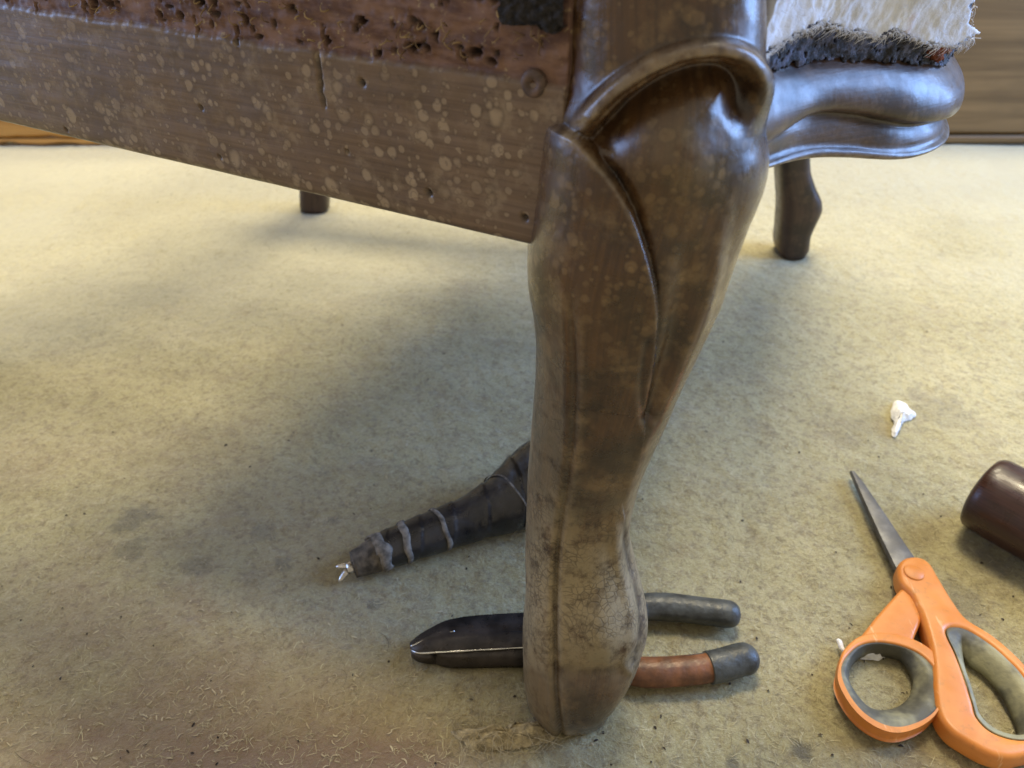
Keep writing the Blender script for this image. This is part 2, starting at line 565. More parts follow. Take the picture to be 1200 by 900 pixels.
# ---- carved front leg
NR, NC = 860, 340
zr = np.r_[np.linspace(0, 0.345, NR - 30), np.linspace(0.348, 0.44, 30)]
Yc = sinterp(zr, [0, .006, .02, .035, .06, .09, .13, .17, .21, .25, .28, .30, .33, .44],
             [.229, .228, .229, .232, .240, .247, .251, .252, .250, .249, .251, .253, .255, .257], 10)
Dd = sinterp(zr, [0, .006, .02, .035, .06, .09, .13, .17, .21, .25, .28, .30, .33, .44],
             [.019, .022, .027, .029, .027, .024, .026, .031, .036, .039, .038, .036, .033, .032], 10)
fw = Yc * CP - (zr - H) * SP
pyc = 450 - F * (Yc * SP + (zr - H) * CP) / fw
Lx = sinterp(pyc, [-700, 0, 60, 90, 120, 140, 200, 290, 330, 360, 400, 450, 500, 560, 650, 700, 740, 790, 815, 900],
             [662, 659, 661, 655, 644, 637, 629, 618, 618, 624, 628, 627, 623, 618, 615, 616, 612, 613, 617, 622], 4)
Rx = sinterp(pyc, [-700, 0, 60, 95, 120, 150, 178, 192, 210, 230, 260, 300, 350, 400, 450, 510, 550, 570, 610, 640, 673, 726, 753, 783, 813, 830, 900],
             [900, 898, 898, 896, 895, 897, 902, 902, 899, 892, 878, 865, 849, 825, 800, 774, 755, 748, 738, 739, 747, 760, 757, 743, 722, 706, 696], 4)
xl, xr = (Lx - 600) / F * fw, (Rx - 600) / F * fw
xc, wd = (xl + xr) / 2, (xr - xl) / 2
# round off the sole
wd = wd * (1 - 0.10 * np.exp(-zr / 0.0025)); Dd = Dd * (1 - 0.06 * np.exp(-zr / 0.0025))
u = np.linspace(0, 1, NC, endpoint=False)
ne = 2.45
# even steps along the section, most of them on the show side
td = np.linspace(-np.pi * 1.06, np.pi * 0.94, 40001)
cd, sd_ = np.cos(td), np.sin(td)
ad = np.r_[0, np.cumsum(np.hypot(np.diff(np.sign(cd) * np.abs(cd) ** (2 / ne)), np.diff(np.sign(sd_) * np.abs(sd_) ** (2 / ne))))]
afr = np.interp(np.pi * 0.06, td, ad)
th = np.interp(np.where(u < 0.78, u / 0.78 * afr, afr + (u - 0.78) / 0.22 * (ad[-1] - afr)), ad, td)
cs, sn = np.cos(th), np.sin(th)
ux, uy = np.sign(cs) * np.abs(cs) ** (2 / ne), np.sign(sn) * np.abs(sn) ** (2 / ne)
VZ = np.repeat(zr[:, None], NC, 1)
yk = np.arange(-700, 1000, 4.0)
Lk, Rk = np.interp(yk, pyc[::-1], Lx[::-1]), np.interp(yk, pyc[::-1], Rx[::-1])
for it in range(6):            # true outline of the round section, not of its middle plane
    VX = xc[:, None] + wd[:, None] * ux[None, :]
    VY = Yc[:, None] + Dd[:, None] * uy[None, :]
    PX, PY = proj(VX, VY, VZ)
    ar, al = PX.argmax(1), PX.argmin(1)
    ii = np.arange(NR)
    er = np.interp(PY[ii, ar], yk, Rk) - PX[ii, ar]
    el = np.interp(PY[ii, al], yk, Lk) - PX[ii, al]
    ker = np.ones(9) / 9
    er, el = (np.convolve(np.pad(q, 4, mode='edge'), ker, 'valid') / F * fw for q in (er, el))
    xc, wd = xc + 0.8 * (er + el) / 2, wd + 0.8 * (er - el) / 2
nx_ = np.sign(cs) * np.abs(cs) ** (2 - 2 / ne) / wd[:, None]
ny_ = np.sign(sn) * np.abs(sn) ** (2 - 2 / ne) / Dd[:, None]
nl = np.hypot(nx_, ny_); nx_, ny_ = nx_ / nl, ny_ / nl
PX, PY = proj(VX, VY, VZ)
front = sstep(0.15, -0.25, ny_)          # only the faces turned outwards carry carving


def seg_dist(px, py, pts, n=160, margin=70):
    """distance, signed side (+ right/below of travel) and arc position, to a smooth curve in picture units of the carving"""
    c = smooth_curve(pts, n)
    lo_, hi_ = c.min(0) - margin, c.max(0) + margin
    near = (px > lo_[0]) & (px < hi_[0]) & (py > lo_[1]) & (py < hi_[1])
    q = np.stack([px[near], py[near]], 1)
    best = np.full(len(q), 1e9); idx = np.zeros(len(q), int)
    for i in range(n):
        d = (q[:, 0] - c[i, 0]) ** 2 + (q[:, 1] - c[i, 1]) ** 2
        m = d < best
        best[m] = d[m]; idx[m] = i
    tg = np.gradient(c, axis=0)
    side = tg[idx, 0] * (q[:, 1] - c[idx, 1]) - tg[idx, 1] * (q[:, 0] - c[idx, 0])
    D_, S_, A_ = np.full(px.shape, 999.0), np.zeros(px.shape), np.zeros(px.shape)
    D_[near], S_[near], A_[near] = np.sqrt(best), np.sign(side), idx / (n - 1)
    return D_, S_, A_


def inside(px, py, poly):
    p = np.array(poly, float)
    r = np.zeros(px.shape, bool)
    j = len(p) - 1
    for i in range(len(p)):
        c = ((p[i, 1] > py) != (p[j, 1] > py)) & (px < (p[j, 0] - p[i, 0]) * (py - p[i, 1]) / (p[j, 1] - p[i, 1] + 1e-9) + p[i, 0])
        r ^= c
        j = i
    return r


disp = np.zeros_like(VX); wear_glint = np.zeros_like(VX); grime_shade = np.zeros_like(VX)
mm = 0.001
# crescent ridge over the knee
ridge = [(668, 160), (681, 144), (699, 123), (727, 97), (766, 72), (806, 58), (845, 55), (872, 64), (888, 84), (893, 110), (890, 138), (878, 160)]
d, s_, a_ = seg_dist(PX, PY, ridge)
amp = np.minimum(1, a_ / 0.10) * (1 + 0.35 * sstep(0.55, 0.75, a_)) * sstep(1.0, 0.78, a_)
disp += 4.2 * mm * amp * np.exp(-(d / 10.5) ** 4)
wear_glint += 0.5 * np.exp(-((d - 1) / 9) ** 4) * sstep(0.85, 0.65, a_)
grime_shade += 0.55 * np.exp(-((d - 13) / 4) ** 2) * (s_ < 0)
# hollow under the ridge
inner = [(680, 168), (691, 155), (708, 137), (734, 112), (771, 88), (809, 74), (845, 71), (868, 79), (880, 95), (883, 118), (879, 142), (868, 166)]
pocket = inner + [(852, 200), (846, 300), (760, 300), (745, 255), (722, 212), (700, 188)]
ins = inside(PX, PY, pocket)
di, _, ai = seg_dist(PX, PY, inner)
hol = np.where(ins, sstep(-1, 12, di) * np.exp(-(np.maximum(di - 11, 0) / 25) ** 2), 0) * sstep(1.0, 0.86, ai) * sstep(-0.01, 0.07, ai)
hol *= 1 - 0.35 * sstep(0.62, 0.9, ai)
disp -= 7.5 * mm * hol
grime_shade += 0.40 * hol  # shade of the hollow painted in together with its dirt
# knee swell below it
SWELL = 6.5 * mm * np.exp(-(((PX - 792) / 50) ** 2 + ((PY - 176) / 56) ** 2))
# long leaf panel and its edge
leaf = [(634, 137), (648, 143), (666, 152), (686, 166), (704, 188), (722, 211), (740, 243), (752, 276), (762, 311), (769, 346), (771, 382), (767, 430), (757, 492)]
d, s_, a_ = seg_dist(PX, PY, leaf, 320, 200)
below = PY > 132
left = (s_ > 0) & below
fade = np.where(a_ > 0.62, np.maximum(0.25, 1 - (a_ - 0.62) / 0.38), 1.0)
disp += np.where(left, 0, SWELL) * sstep(0, 14, np.where(left, 0, d))
lf = np.where(left, sstep(-0.5, 3.5, d) * np.exp(-np.maximum(d - 5, 0) / 75.0), 0)
lf *= np.where(a_ >= 0.995, np.exp(-d / 25.0), 1)
disp += 4.0 * mm * lf * fade
disp -= 2.2 * mm * np.where(~left & (a_ < 0.995), np.exp(-d / 11.0), 0) * fade * (PY > 120)
wear_glint += 0.42 * np.where(left, np.exp(-((d - 4) / 3.0) ** 2), 0) * fade * np.where(a_ < 0.45, 1, 0.35)  # highlight along the leaf edge painted pale, together with worn varnish
grime_shade += 0.9 * np.where(~left, np.exp(-((d - 2) / 4.0) ** 2), 0) * np.where(a_ > 0.25, 1, 0.3) * (a_ < 0.995)
# hollow channel between the leaf and the outer arris
d, s_, a_ = seg_dist(PX, PY, [(812, 250), (806, 300), (800, 350), (788, 405), (774, 450), (762, 488)])
disp -= 3.0 * mm * np.exp(-(d / (20 - 12 * a_)) ** 2) * sstep(0, 0.4, a_)
d, s_, a_ = seg_dist(PX, PY, [(757, 400), (752, 440), (752, 475), (757, 500)])
grime_shade += 0.75 * np.exp(-(d / 5.5) ** 2)
disp -= 1.0 * mm * np.exp(-(d / 5) ** 2)
# outer arris running down to the ankle
d, s_, a_ = seg_dist(PX, PY, [(856, 205), (853, 222), (850, 245), (844, 290), (834, 340), (815, 390), (791, 448), (764, 503), (742, 560), (728, 625), (730, 660)])
disp += 1.3 * mm * np.exp(-(d / 9.0) ** 2) * sstep(0, 0.3, a_) * sstep(1, 0.9, a_)
disp -= 0.9 * mm * np.where(s_ < 0, np.exp(-((d - 15) / 8) ** 2), 0) * sstep(0, 0.3, a_)
wear_glint += 0.16 * np.exp(-(d / 3.5) ** 2) * (a_ > 0.1) * (a_ < 0.95)
# inner arris of the side face
d, s_, a_ = seg_dist(PX, PY, [(664, 310), (669, 350), (673, 420), (672, 500), (664, 570), (654, 640), (651, 700), (651, 760), (652, 810), (658, 862)])
on = sstep(0, 0.14, a_)
disp -= (0.8 + 0.9 * sstep(590, 680, PY)) * mm * np.exp(-(d / 3.2) ** 2) * on
disp += 0.6 * mm * np.exp(-((d - 8) / 6) ** 2) * on
disp -= 1.6 * mm * np.where(s_ > 0, sstep(8, 30, d), 0) * sstep(300, 360, PY)
grime_shade += (0.25 + 0.4 * sstep(560, 640, PY)) * np.exp(-(d / 3.5) ** 2) * on
wear_glint += 0.20 * np.exp(-((d - 8) / 4) ** 2) * on * (s_ < 0)
# foot: ball, flared back band, pinched toe
disp += 5.0 * mm * np.exp(-(((PX - 704) / 36) ** 2 + ((PY - 738) / 38) ** 2))
disp += 2.0 * mm * np.exp(-(((PX - 628) / 16) ** 2 + ((PY - 742) / 44) ** 2))
d, s_, a_ = seg_dist(PX, PY, [(731, 612), (734, 640), (743, 680), (750, 712), (751, 745), (744, 775)])
disp -= 2.4 * mm * np.exp(-(d / 4.5) ** 2) * sstep(0, 0.15, a_) * sstep(1, 0.8, a_)
grime_shade += 0.7 * np.exp(-(d / 3.5) ** 2)
disp += 1.4 * mm * np.where(s_ > 0, np.exp(-((d - 12) / 7) ** 2), 0)
d, s_, a_ = seg_dist(PX, PY, [(660, 786), (690, 790), (720, 786), (745, 768)])
disp -= 1.8 * mm * np.exp(-(d / 13) ** 2)
grime_shade += 0.35 * np.exp(-(d / 7) ** 2)
# hand-cut unevenness
disp += 0.35 * mm * fbm(PX / 38, PY / 55, 3) + 0.12 * mm * fbm(PX / 9, PY / 12, 2)
# keep the carving off the silhouette and the sole
disp *= front
# cut mostly straight in from the show side, so that the steep flanks do not fold over
dxn = nx_ * 0.35
dyn = -np.sqrt(1 - dxn ** 2)
VX, VY = VX + dxn * disp, VY + dyn * disp
dust_pale = sstep(470, 640, PY + 40 * fbm(PX / 40, PY / 40, 3)) * (0.55 + 0.3 * np.exp(-((PY - 705) / 60) ** 2)) * (1 - 0.8 * sstep(775, 805, PY + 14 * fbm(PX / 25, PY / 25, 3)))
dust_pale = np.where(PX < 660, np.maximum(dust_pale, 0.30 * sstep(330, 520, PY)), dust_pale)
dust_pale *= 1 - 0.75 * np.exp(-(((PX - 700) / 34) ** 2)) * sstep(655, 570, PY)
dust_pale += 0.22 * np.exp(-(((PX - 800) / 40) ** 2 + ((PY - 165) / 38) ** 2))  # extra pale patch over the knee lobe
crk = np.where(PX < 690, sstep(340, 430, PY), sstep(520, 600, PY)) * (1 - 0.6 * sstep(770, 800, PY))
v = np.stack([VX, VY, VZ], -1).reshape(-1, 3)
f = grid_faces(NR, NC, True)
f += [tuple(range(NC))[::-1], tuple(range((NR - 1) * NC, NR * NC))]
leg_uv = np.stack([VZ, np.repeat((u * 0.21)[None, :], NR, 0)], -1).reshape(-1, 2)
at = {'spotty': sstep(480, 280, PY) * 0.8 + 0.1, 'dust_pale': np.clip(dust_pale, 0, 1) * 1.0, 'crackle': crk, 'wear_glint': np.clip(wear_glint, 0, 1) * front, 'grime_shade': np.clip(grime_shade, 0, 1) * front,
      'band': 0 * crk, 'rust_shade': 0 * crk}
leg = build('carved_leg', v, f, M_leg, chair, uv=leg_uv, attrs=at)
leg['label'] = 'front leg with carved knee, long leaf panel and dusty worn foot'

# ---- plain side rail with tack band
ZB = 0.247
KZ = (H - ZB) / (H - 0.258)
rz = lambda z: H - (H - z) * KZ
A, B = at_z(617, 290, ZB), at_z(0, 145, ZB)
dr = (B - A)[:2]; dr /= np.linalg.norm(dr)
no = np.array([dr[1], -dr[0]])
if no[1] > 0:
    no = -no
A0 = A[:2] - dr * 0.012
RL, RT = 0.62, 0.338


def rail_hit(px, py):
    r = ray(px, py)
    k = np.linalg.solve(np.array([[r[0], -dr[0]], [r[1], -dr[1]]]), A0)
    return H + r[2] * k[0]


ZBAND = np.mean([rail_hit(167, 30), rail_hit(300, 47), rail_hit(383, 59), rail_hit(507, 83), rail_hit(573, 97)])
us = np.r_[np.linspace(0, 0.42, 600), np.linspace(0.422, RL, 90)]
vs = np.linspace(ZB, RT, 112)
U, V = np.meshgrid(us, vs)
zband = ZBAND + 0.0016 * fbm(us * 60, us * 0 + 1.7, 3) + 0.0007 * fbm(us * 330, us * 0 + 6.1, 4)
bandm = sstep(-0.0006, 0.0008, V - zband[None, :])
dep = -0.0016 * bandm + bandm * (0.0009 * fbm(U * 90, V * 520, 4) + 0.0004 * fbm(U * 420, V * 700, 3)) - 0.004 * sstep(0.324, RT, V) ** 2
dep -= 0.003 * np.exp(-(V - ZB) / 0.0016)          # eased lower arris
dep += 0.0003 * fbm(U * 25, V * 160, 3) + 0.0002 * fbm(U * 90, V * 90, 2)
rust_shade = np.zeros_like(U)
for k in range(190):
    pu = rng.uniform(0.02, 0.46)
    row = rng.integers(0, 4)
    pv = ZBAND + [0.0035, 0.0075, 0.0125, 0.0190][row] + rng.normal(0, 0.0022)
    ra, rb, dp = 0.0006 + 0.0015 * rng.random() ** 2, rng.uniform(0.0005, 0.0011), rng.uniform(0.002, 0.005)
    w_ = np.abs(us - pu) < 0.009
    e = np.full(U.shape, 99.0)
    e[:, w_] = ((U[:, w_] - pu) / ra) ** 2 + ((V[:, w_] - pv) / rb) ** 2
    e[:, w_] *= np.clip(1 + 1.6 * fbm(U[:, w_] * 700 + k, V[:, w_] * 700, 2), 0.25, 3)
    m = np.exp(-e ** 1.5)
    dep -= dp * m
    dep += 0.0005 * np.exp(-((np.sqrt(e) - 1.6) / 0.5) ** 2)
    rust_shade = np.maximum(rust_shade, np.exp(-(e / 1.3) ** 2) * rng.uniform(0.6, 1.0))  # near-black pits: rust stain with the shade of the hole painted in
for px, py, ra in ((424, 97, .0009), (236, 126, .0006), (503, 226, .0009), (615, 255, .0009), (407, 178, .0005), (258, 184, .0005), (77, 152, .0006)):
    r = ray(px, py)
    k = np.linalg.solve(np.array([[r[0], -dr[0]], [r[1], -dr[1]]]), A0)
    pu, pv = k[1], H + r[2] * k[0]
    e = ((U - pu) / ra) ** 2 + ((V - pv) / ra) ** 2
    dep -= 0.003 * np.exp(-e)
    rust_shade = np.maximum(rust_shade, np.exp(-e / 1.5))
crack_u = 0.075 + 0.0015 * fbm(V * 300, V * 0, 3)
# a short split running down from the band
r = ray(372, 75); k = np.linalg.solve(np.array([[r[0], -dr[0]], [r[1], -dr[1]]]), A0)
sp = np.exp(-((U - k[1] - 0.001 * fbm(V * 400, V * 0, 3)) / 0.0006) ** 2) * sstep(ZBAND - 0.020, ZBAND - 0.016, V) * sstep(ZBAND + 0.001, ZBAND - 0.002, V)
dep -= 0.0018 * sp
rust_shade = np.maximum(rust_shade, 0.8 * sp)
OX = A0[0] + dr[0] * U + no[0] * dep
OY = A0[1] + dr[1] * U + no[1] * dep
v1 = np.stack([OX, OY, V], -1).reshape(-1, 3)
f = grid_faces(*U.shape, flip=True)
nv = len(v1)
TH = 0.026
back = np.array([[A0[0] - no[0] * TH + dr[0] * q, A0[1] - no[1] * TH + dr[1] * q, zz] for zz in (ZB, RT) for q in (0, RL)])
v = np.vstack([v1, back])
nc, nr = len(us), len(vs)
f += [tuple(range(nc)) + (nv + 1, nv), tuple((nr - 1) * nc + j for j in range(nc))[::-1] + (nv + 2, nv + 3),
      tuple(i * nc for i in range(nr))[::-1] + (nv, nv + 2), tuple(i * nc + nc - 1 for i in range(nr)) + (nv + 3, nv + 1), (nv, nv + 1, nv + 3, nv + 2)]
z4 = np.zeros(4)
wearr = 0.5 * np.exp(-((V - zband[None, :] + 0.0006) / 0.0005) ** 2) * np.clip(0.3 + fbm(U * 150, V * 20, 2), 0, 1)
ex = lambda a: np.r_[a.ravel(), z4]
side = build('side_rail', v, f, M_rail, chair, uv=np.vstack([np.stack([U, V], -1).reshape(-1, 2), np.zeros((4, 2))]),
             attrs={'spotty': ex(0 * U + 1), 'band': ex(bandm * 0.93), 'rust_shade': ex(rust_shade), 'wear_glint': ex(wearr), 'dust_pale': ex(0 * U), 'crackle': ex(0 * U), 'grime_shade': ex(0.35 * np.exp(-(V - ZB) / 0.002))})
side['label'] = 'plain side rail with pale water spots and a band of tack holes'


def on_side(px, py, out=0.0):
    r = ray(px, py)
    a0 = A0 + no * out
    k = np.linalg.solve(np.array([[r[0], -dr[0]], [r[1], -dr[1]]]), a0)
    return np.array([r[0] * k[0], r[1] * k[0], H + r[2] * k[0]])


# round plug beside the leg
pc = on_side(624, 99, 0.0004)
e1 = np.array([dr[0], dr[1], 0]); e2 = np.array([0, 0, 1.0]); e3 = np.array([no[0], no[1], 0])
prof = [(0.0, -0.003), (0.0006, -0.003), (0.0009, -0.0004), (0.0024, 0.0001), (0.0038, -0.0001), (0.0042, -0.0006), (0.0043, -0.004)]
v, n_ = [], 28
for rr, hh in prof:
    for q in np.linspace(0, 2 * np.pi, n_, endpoint=False):
        v.append(pc + e1 * rr * math.cos(q) + e2 * rr * math.sin(q) + e3 * hh)
build('dowel_plug', v, grid_faces(len(prof), n_, True), simple('plug_wood', (0.105, 0.064, 0.044), 0.6, var=0.25, nscale=300, bump=0.4), chair)

# torn threads left in the tack band
V_, F_, S_ = [], [], []
for k in range(70):
    px = rng.uniform(60, 640); py = -12 + 0.105 * px + rng.normal(0, 14)
    py = min(py, -6 + 0.165 * px)
    c0 = on_side(px, py, 0.0)
    L = rng.uniform(0.0015, 0.0045); an = rng.normal(0, 0.7); w = rng.uniform(0.0001, 0.0003)
    pts = []
    for q in np.linspace(0, 1, 5):
        pts.append(c0 + e1 * (L * q * math.cos(an)) + e2 * (L * q * math.sin(an) + 0.0012 * math.sin(3 * q + k)) + e3 * (-0.0008 + 0.0022 * math.sin(math.pi * q)))
    tv, tf = tube(pts, np.array([w, w, w * 0.9, w * 0.7, w * 0.3]), 5, up=tuple(e3))
    F_ += [tuple(i + len(V_) for i in g) for g in tf]; V_ += list(tv); S_ += [rng.random()] * len(tv)
to = build('torn_threads', V_, F_, stuff_mat('torn_thread', (0.12, 0.065, 0.03), (0.40, 0.29, 0.14)), chair, attrs={'shade': S_})
to['kind'] = 'stuff'

# ragged black sheet added where the corner by the leg lies in shade
gx, gy = np.meshgrid(np.linspace(588, 660, 50), np.linspace(-60, 46, 60))
rag = 26 + 26 * fbm(gx[0] / 14, gx[0] * 0 + 9.1, 4) + 0.18 * (gx[0] - 600)
vv = np.array([on_side(x + (660 - x) / 72 * 13 * float(fbm(np.array(y / 11.0), np.array(3.1), 4)), min(y, rg), 0.0012 + 0.0016 * fbm(np.array(x / 9), np.array(y / 9), 3)) for yrow, xrow in zip(gy, gx) for x, y, rg in zip(xrow, yrow, rag)])
bk = vv - np.array([no[0], no[1], 0]) * 0.004
f1 = grid_faces(60, 50); 
build('corner_shade_sheet', np.vstack([vv, bk]), f1 + [tuple(i + len(vv) for i in q[::-1]) for q in f1] + [(59 * 50 + j, 59 * 50 + j + 1, len(vv) + 59 * 50 + j + 1, len(vv) + 59 * 50 + j) for j in range(49)],
      simple('corner_shade', (0.020, 0.017, 0.016), 0.95, var=0.35, nscale=500, bump=0.8, bscale=900), chair)
# ---- serpentine front rail
plan_k = [(.070, .262), (.086, .276), (.104, .290), (.126, .300), (.148, .308), (.168, .322), (.181, .345), (.190, .380), (.203, .44), (.228, .55), (.262, .68), (.285, .755)]
NP = 360
plan = smooth_curve(plan_k, 900)
dl = np.r_[np.zeros(1), np.cumsum(np.linalg.norm(np.diff(plan, axis=0), axis=1))]
ss = np.r_[np.linspace(0, 0.22, 280), np.linspace(0.222, dl[-1], NP - 280)]
plan = np.stack([np.interp(ss, dl, plan[:, k]) for k in (0, 1)], 1)
tg = np.gradient(plan, axis=0); tg /= np.linalg.norm(tg, axis=1)[:, None]
pn = np.stack([tg[:, 1], -tg[:, 0]], 1)        # outwards: right and towards the front
s1 = ss


def fit_edge(line, out, z0_):
    """height of an edge of the moulding along the rail, held constant beyond the bulge"""
    lx_, ly_ = zip(*line)
    z = np.full(NP, z0_)
    q = plan + pn * out
    for _ in range(40):
        px_, py_ = proj(q[:, 0], q[:, 1], z)
        z = z + (py_ - np.interp(px_, lx_, ly_)) * 0.00015
    k_ = int(np.argmax(px_))
    k_ = max(10, k_ - 14)
    z[k_:] = z[k_]
    return np.convolve(np.pad(z, 8, mode='edge'), np.ones(17) / 17, 'valid')


zbot = fit_edge([(860, 205), (890, 198), (912, 192), (935, 187), (960, 184), (1002, 185), (1030, 187), (1055, 187), (1075, 182), (1091, 174), (1105, 163)], 0.006, 0.25)
ztop = fit_edge([(860, 88), (893, 82), (915, 75), (960, 68), (1000, 68), (1060, 72), (1090, 76), (1120, 72)], 0.000, 0.29)
zcr = fit_edge([(880, 170), (900, 158), (915, 147), (932, 136), (952, 130), (975, 130), (1002, 133), (1038, 141), (1060, 145), (1073, 145), (1090, 142), (1110, 134)], 0.004, 0.27)
NV = 90
rows = []
tt = np.linspace(0, 1, NV)
att_w, att_g, bnd = [], [], []
for i in range(NP):
    zt, zc, zb = ztop[i], zcr[i], zbot[i]
    k = sstep(0.008, 0.050, s1[i])
    # profile (outward, z), from the tack band down to the underside
    prof = [(0.000, zt + .036), (0.000, zt + .004), (0.0005, zt), (0.0042, zt - .18 * (zt - zc)), (0.0086, zt - .45 * (zt - zc)), (0.0102, zt - .74 * (zt - zc)),
            (0.0092, zt - .91 * (zt - zc)), (0.0045 + .004 * (1 - k), zc), (0.0036 + .004 * (1 - k), zc - .06 * (zc - zb)), (0.0052 + .002 * (1 - k), zc - .28 * (zc - zb)),
            (0.0062, zc - .52 * (zc - zb)), (0.0066, zc - .70 * (zc - zb)), (0.0086, zc - .80 * (zc - zb)), (0.0092, zc - .89 * (zc - zb)), (0.0070, zc - .98 * (zc - zb)), (0.0040, zb), (-0.004, zb - .0005), (-0.020, zb + .001)]
    p = smooth_curve(prof, NV)
    rows.append(np.c_[plan[i, 0] + pn[i, 0] * p[:, 0], plan[i, 1] + pn[i, 1] * p[:, 0], p[:, 1]])
    att_g.append(0.8 * np.exp(-((p[:, 1] - zc + 0.001) / 0.0016) ** 2) * k)  # crease shadow painted dark just below the upper moulding
    att_w.append(0.5 * np.exp(-((p[:, 1] - zb - 0.0015) / 0.0012) ** 2) * (p[:, 0] > 0.002))  # highlight of the lower lip painted as a pale line
    bnd.append(sstep(zt - 0.001, zt + 0.002, p[:, 1]))
v = np.array(rows).reshape(-1, 3)
f = grid_faces(NP, NV)
inn = np.array([np.r_[plan[i] - pn[i] * 0.022, z] for i in range(NP) for z in (zbot[i] + .0012, ztop[i] + .036)])
nv = len(v)
for i in range(NP - 1):
    a, b = i * NV, (i + 1) * NV
    f += [(a + NV - 1, b + NV - 1, nv + 2 * i + 2, nv + 2 * i), (a, nv + 2 * i + 1, nv + 2 * i + 3, b), (nv + 2 * i, nv + 2 * i + 2, nv + 2 * i + 3, nv + 2 * i + 1)]
z0 = np.zeros(len(inn)); ex = lambda a: np.r_[np.array(a).ravel(), z0]
zz = np.zeros((NP, NV))
fuv = np.stack([np.repeat(s1[:, None], NV, 1), v[:, 2].reshape(NP, NV)], -1).reshape(-1, 2)
frail = build('front_rail', np.vstack([v, inn]), f, M_front, chair, uv=np.vstack([fuv, np.zeros((len(inn), 2))]),
              attrs={'spotty': ex(zz + 1), 'band': ex(bnd), 'grime_shade': ex(att_g), 'wear_glint': ex(att_w), 'dust_pale': ex(zz), 'crackle': ex(zz), 'rust_shade': ex(zz)})
frail['label'] = 'curved front rail with a rounded moulding shining blue from the window'


def plan_at(s, out):
    p = np.stack([np.interp(s, s1, plan[:, k]) for k in (0, 1)], -1)
    q = np.stack([np.interp(s, s1, pn[:, k]) for k in (0, 1)], -1)
    return p + q * np.asarray(out)[..., None]


def ragged_sheet(name, s0, s1_, z0, z1, ns, nz, out_fn, th_fn, keep_fn, m):
    S, Zg = np.meshgrid(np.linspace(s0, s1_, ns), np.linspace(z0, z1, nz))
    po = plan_at(S, out_fn(S, Zg)); pi = plan_at(S, out_fn(S, Zg) - th_fn(S, Zg))
    vo = np.concatenate([po, Zg[..., None]], -1); vi = np.concatenate([pi, Zg[..., None]], -1)
    px, py = proj(vo[..., 0], vo[..., 1], Zg)
    keep = keep_fn(px, py, S, Zg)
    kf = keep[:-1, :-1] & keep[1:, :-1] & keep[:-1, 1:] & keep[1:, 1:]
    N = ns * nz
    fs = []
    for i in range(nz - 1):
        for j in range(ns - 1):
            if not kf[i, j]:
                continue
            a, b, c, d = i * ns + j, i * ns + j + 1, (i + 1) * ns + j + 1, (i + 1) * ns + j
            fs += [(a, b, c, d), (a + N, d + N, c + N, b + N)]
            if i == 0 or not kf[i - 1, j]: fs.append((a, a + N, b + N, b))
            if i == nz - 2 or not kf[i + 1, j]: fs.append((d, c, c + N, d + N))
            if j == 0 or not kf[i, j - 1]: fs.append((a, d, d + N, a + N))
            if j == ns - 2 or not kf[i, j + 1]: fs.append((b, b + N, c + N, c))
    used = np.unique(np.array([k for q in fs for k in q]))
    mp = np.full(2 * N, -1); mp[used] = np.arange(len(used))
    v = np.concatenate([vo.reshape(-1, 3), vi.reshape(-1, 3)])[used]
    return build(name, v, [tuple(mp[list(q)]) for q in fs], m, chair)


# black frayed edging left along the top of the rail
wx = [890, 897, 912, 930, 948, 960, 975, 990, 1000, 1015, 1030, 1045, 1060, 1075, 1090, 1105, 1118, 1135, 1152, 1160]
wy = [66, 66, 52, 42, 33, 28, 30, 36, 37, 38, 46, 36, 41, 46, 54, 52, 55, 47, 40, 38]
t = NT('black_edging')
o = t.obj()
c = t.mix(t.rng(t.noise(o, 260.0, 5.0, 0.7), 0.47, 0.62), (0.008, 0.008, 0.014), (0.095, 0.105, 0.17))
c = t.mix(t.rng(t.noise(o, 90.0, 3.0), 0.68, 0.74), c, (0.16, 0.11, 0.05))
M_edge = t.out(Base_Color=c, Roughness=0.62, Normal=t.bump(t.noise(o, 500.0, 5.0, 0.7), 0.8, 0.0015))
ragged_sheet('edging_strip', 0.012, 0.30, 0.284, 0.325, 560, 84,
             lambda s, z: 0.0022 + 0.0012 * fbm(s * 260, z * 260, 3) + 0.0004 * fbm(s * 1500, z * 1500, 2), lambda s, z: 0.0020 + 0 * s,
             lambda px, py, s, z: (z > np.interp(s, s1, ztop) - 0.0005 + 0.0024 * fbm(s * 520, s * 0 + 4.4, 4) + 0.0035 * sstep(0.112, 0.125, s))
             & (fbm(s * 700, z * 500, 3) > -0.45), M_edge)
# rust red remnant at the bulge
ragged_sheet('red_scrap', 0.094, 0.114, 0.284, 0.306, 50, 44, lambda s, z: 0.0042 + 0.0016 * fbm(s * 600, z * 600, 3), lambda s, z: 0.002 + 0 * s,
             lambda px, py, s, z: (((s - 0.104) / 0.008) ** 2 + ((z - 0.2945) / 0.0055) ** 2 + 0.9 * fbm(s * 500, z * 500, 3)) < 0.8,
             simple('red_fibre', (0.20, 0.055, 0.02), 0.9, var=0.3, nscale=300, bump=0.6, bscale=900))

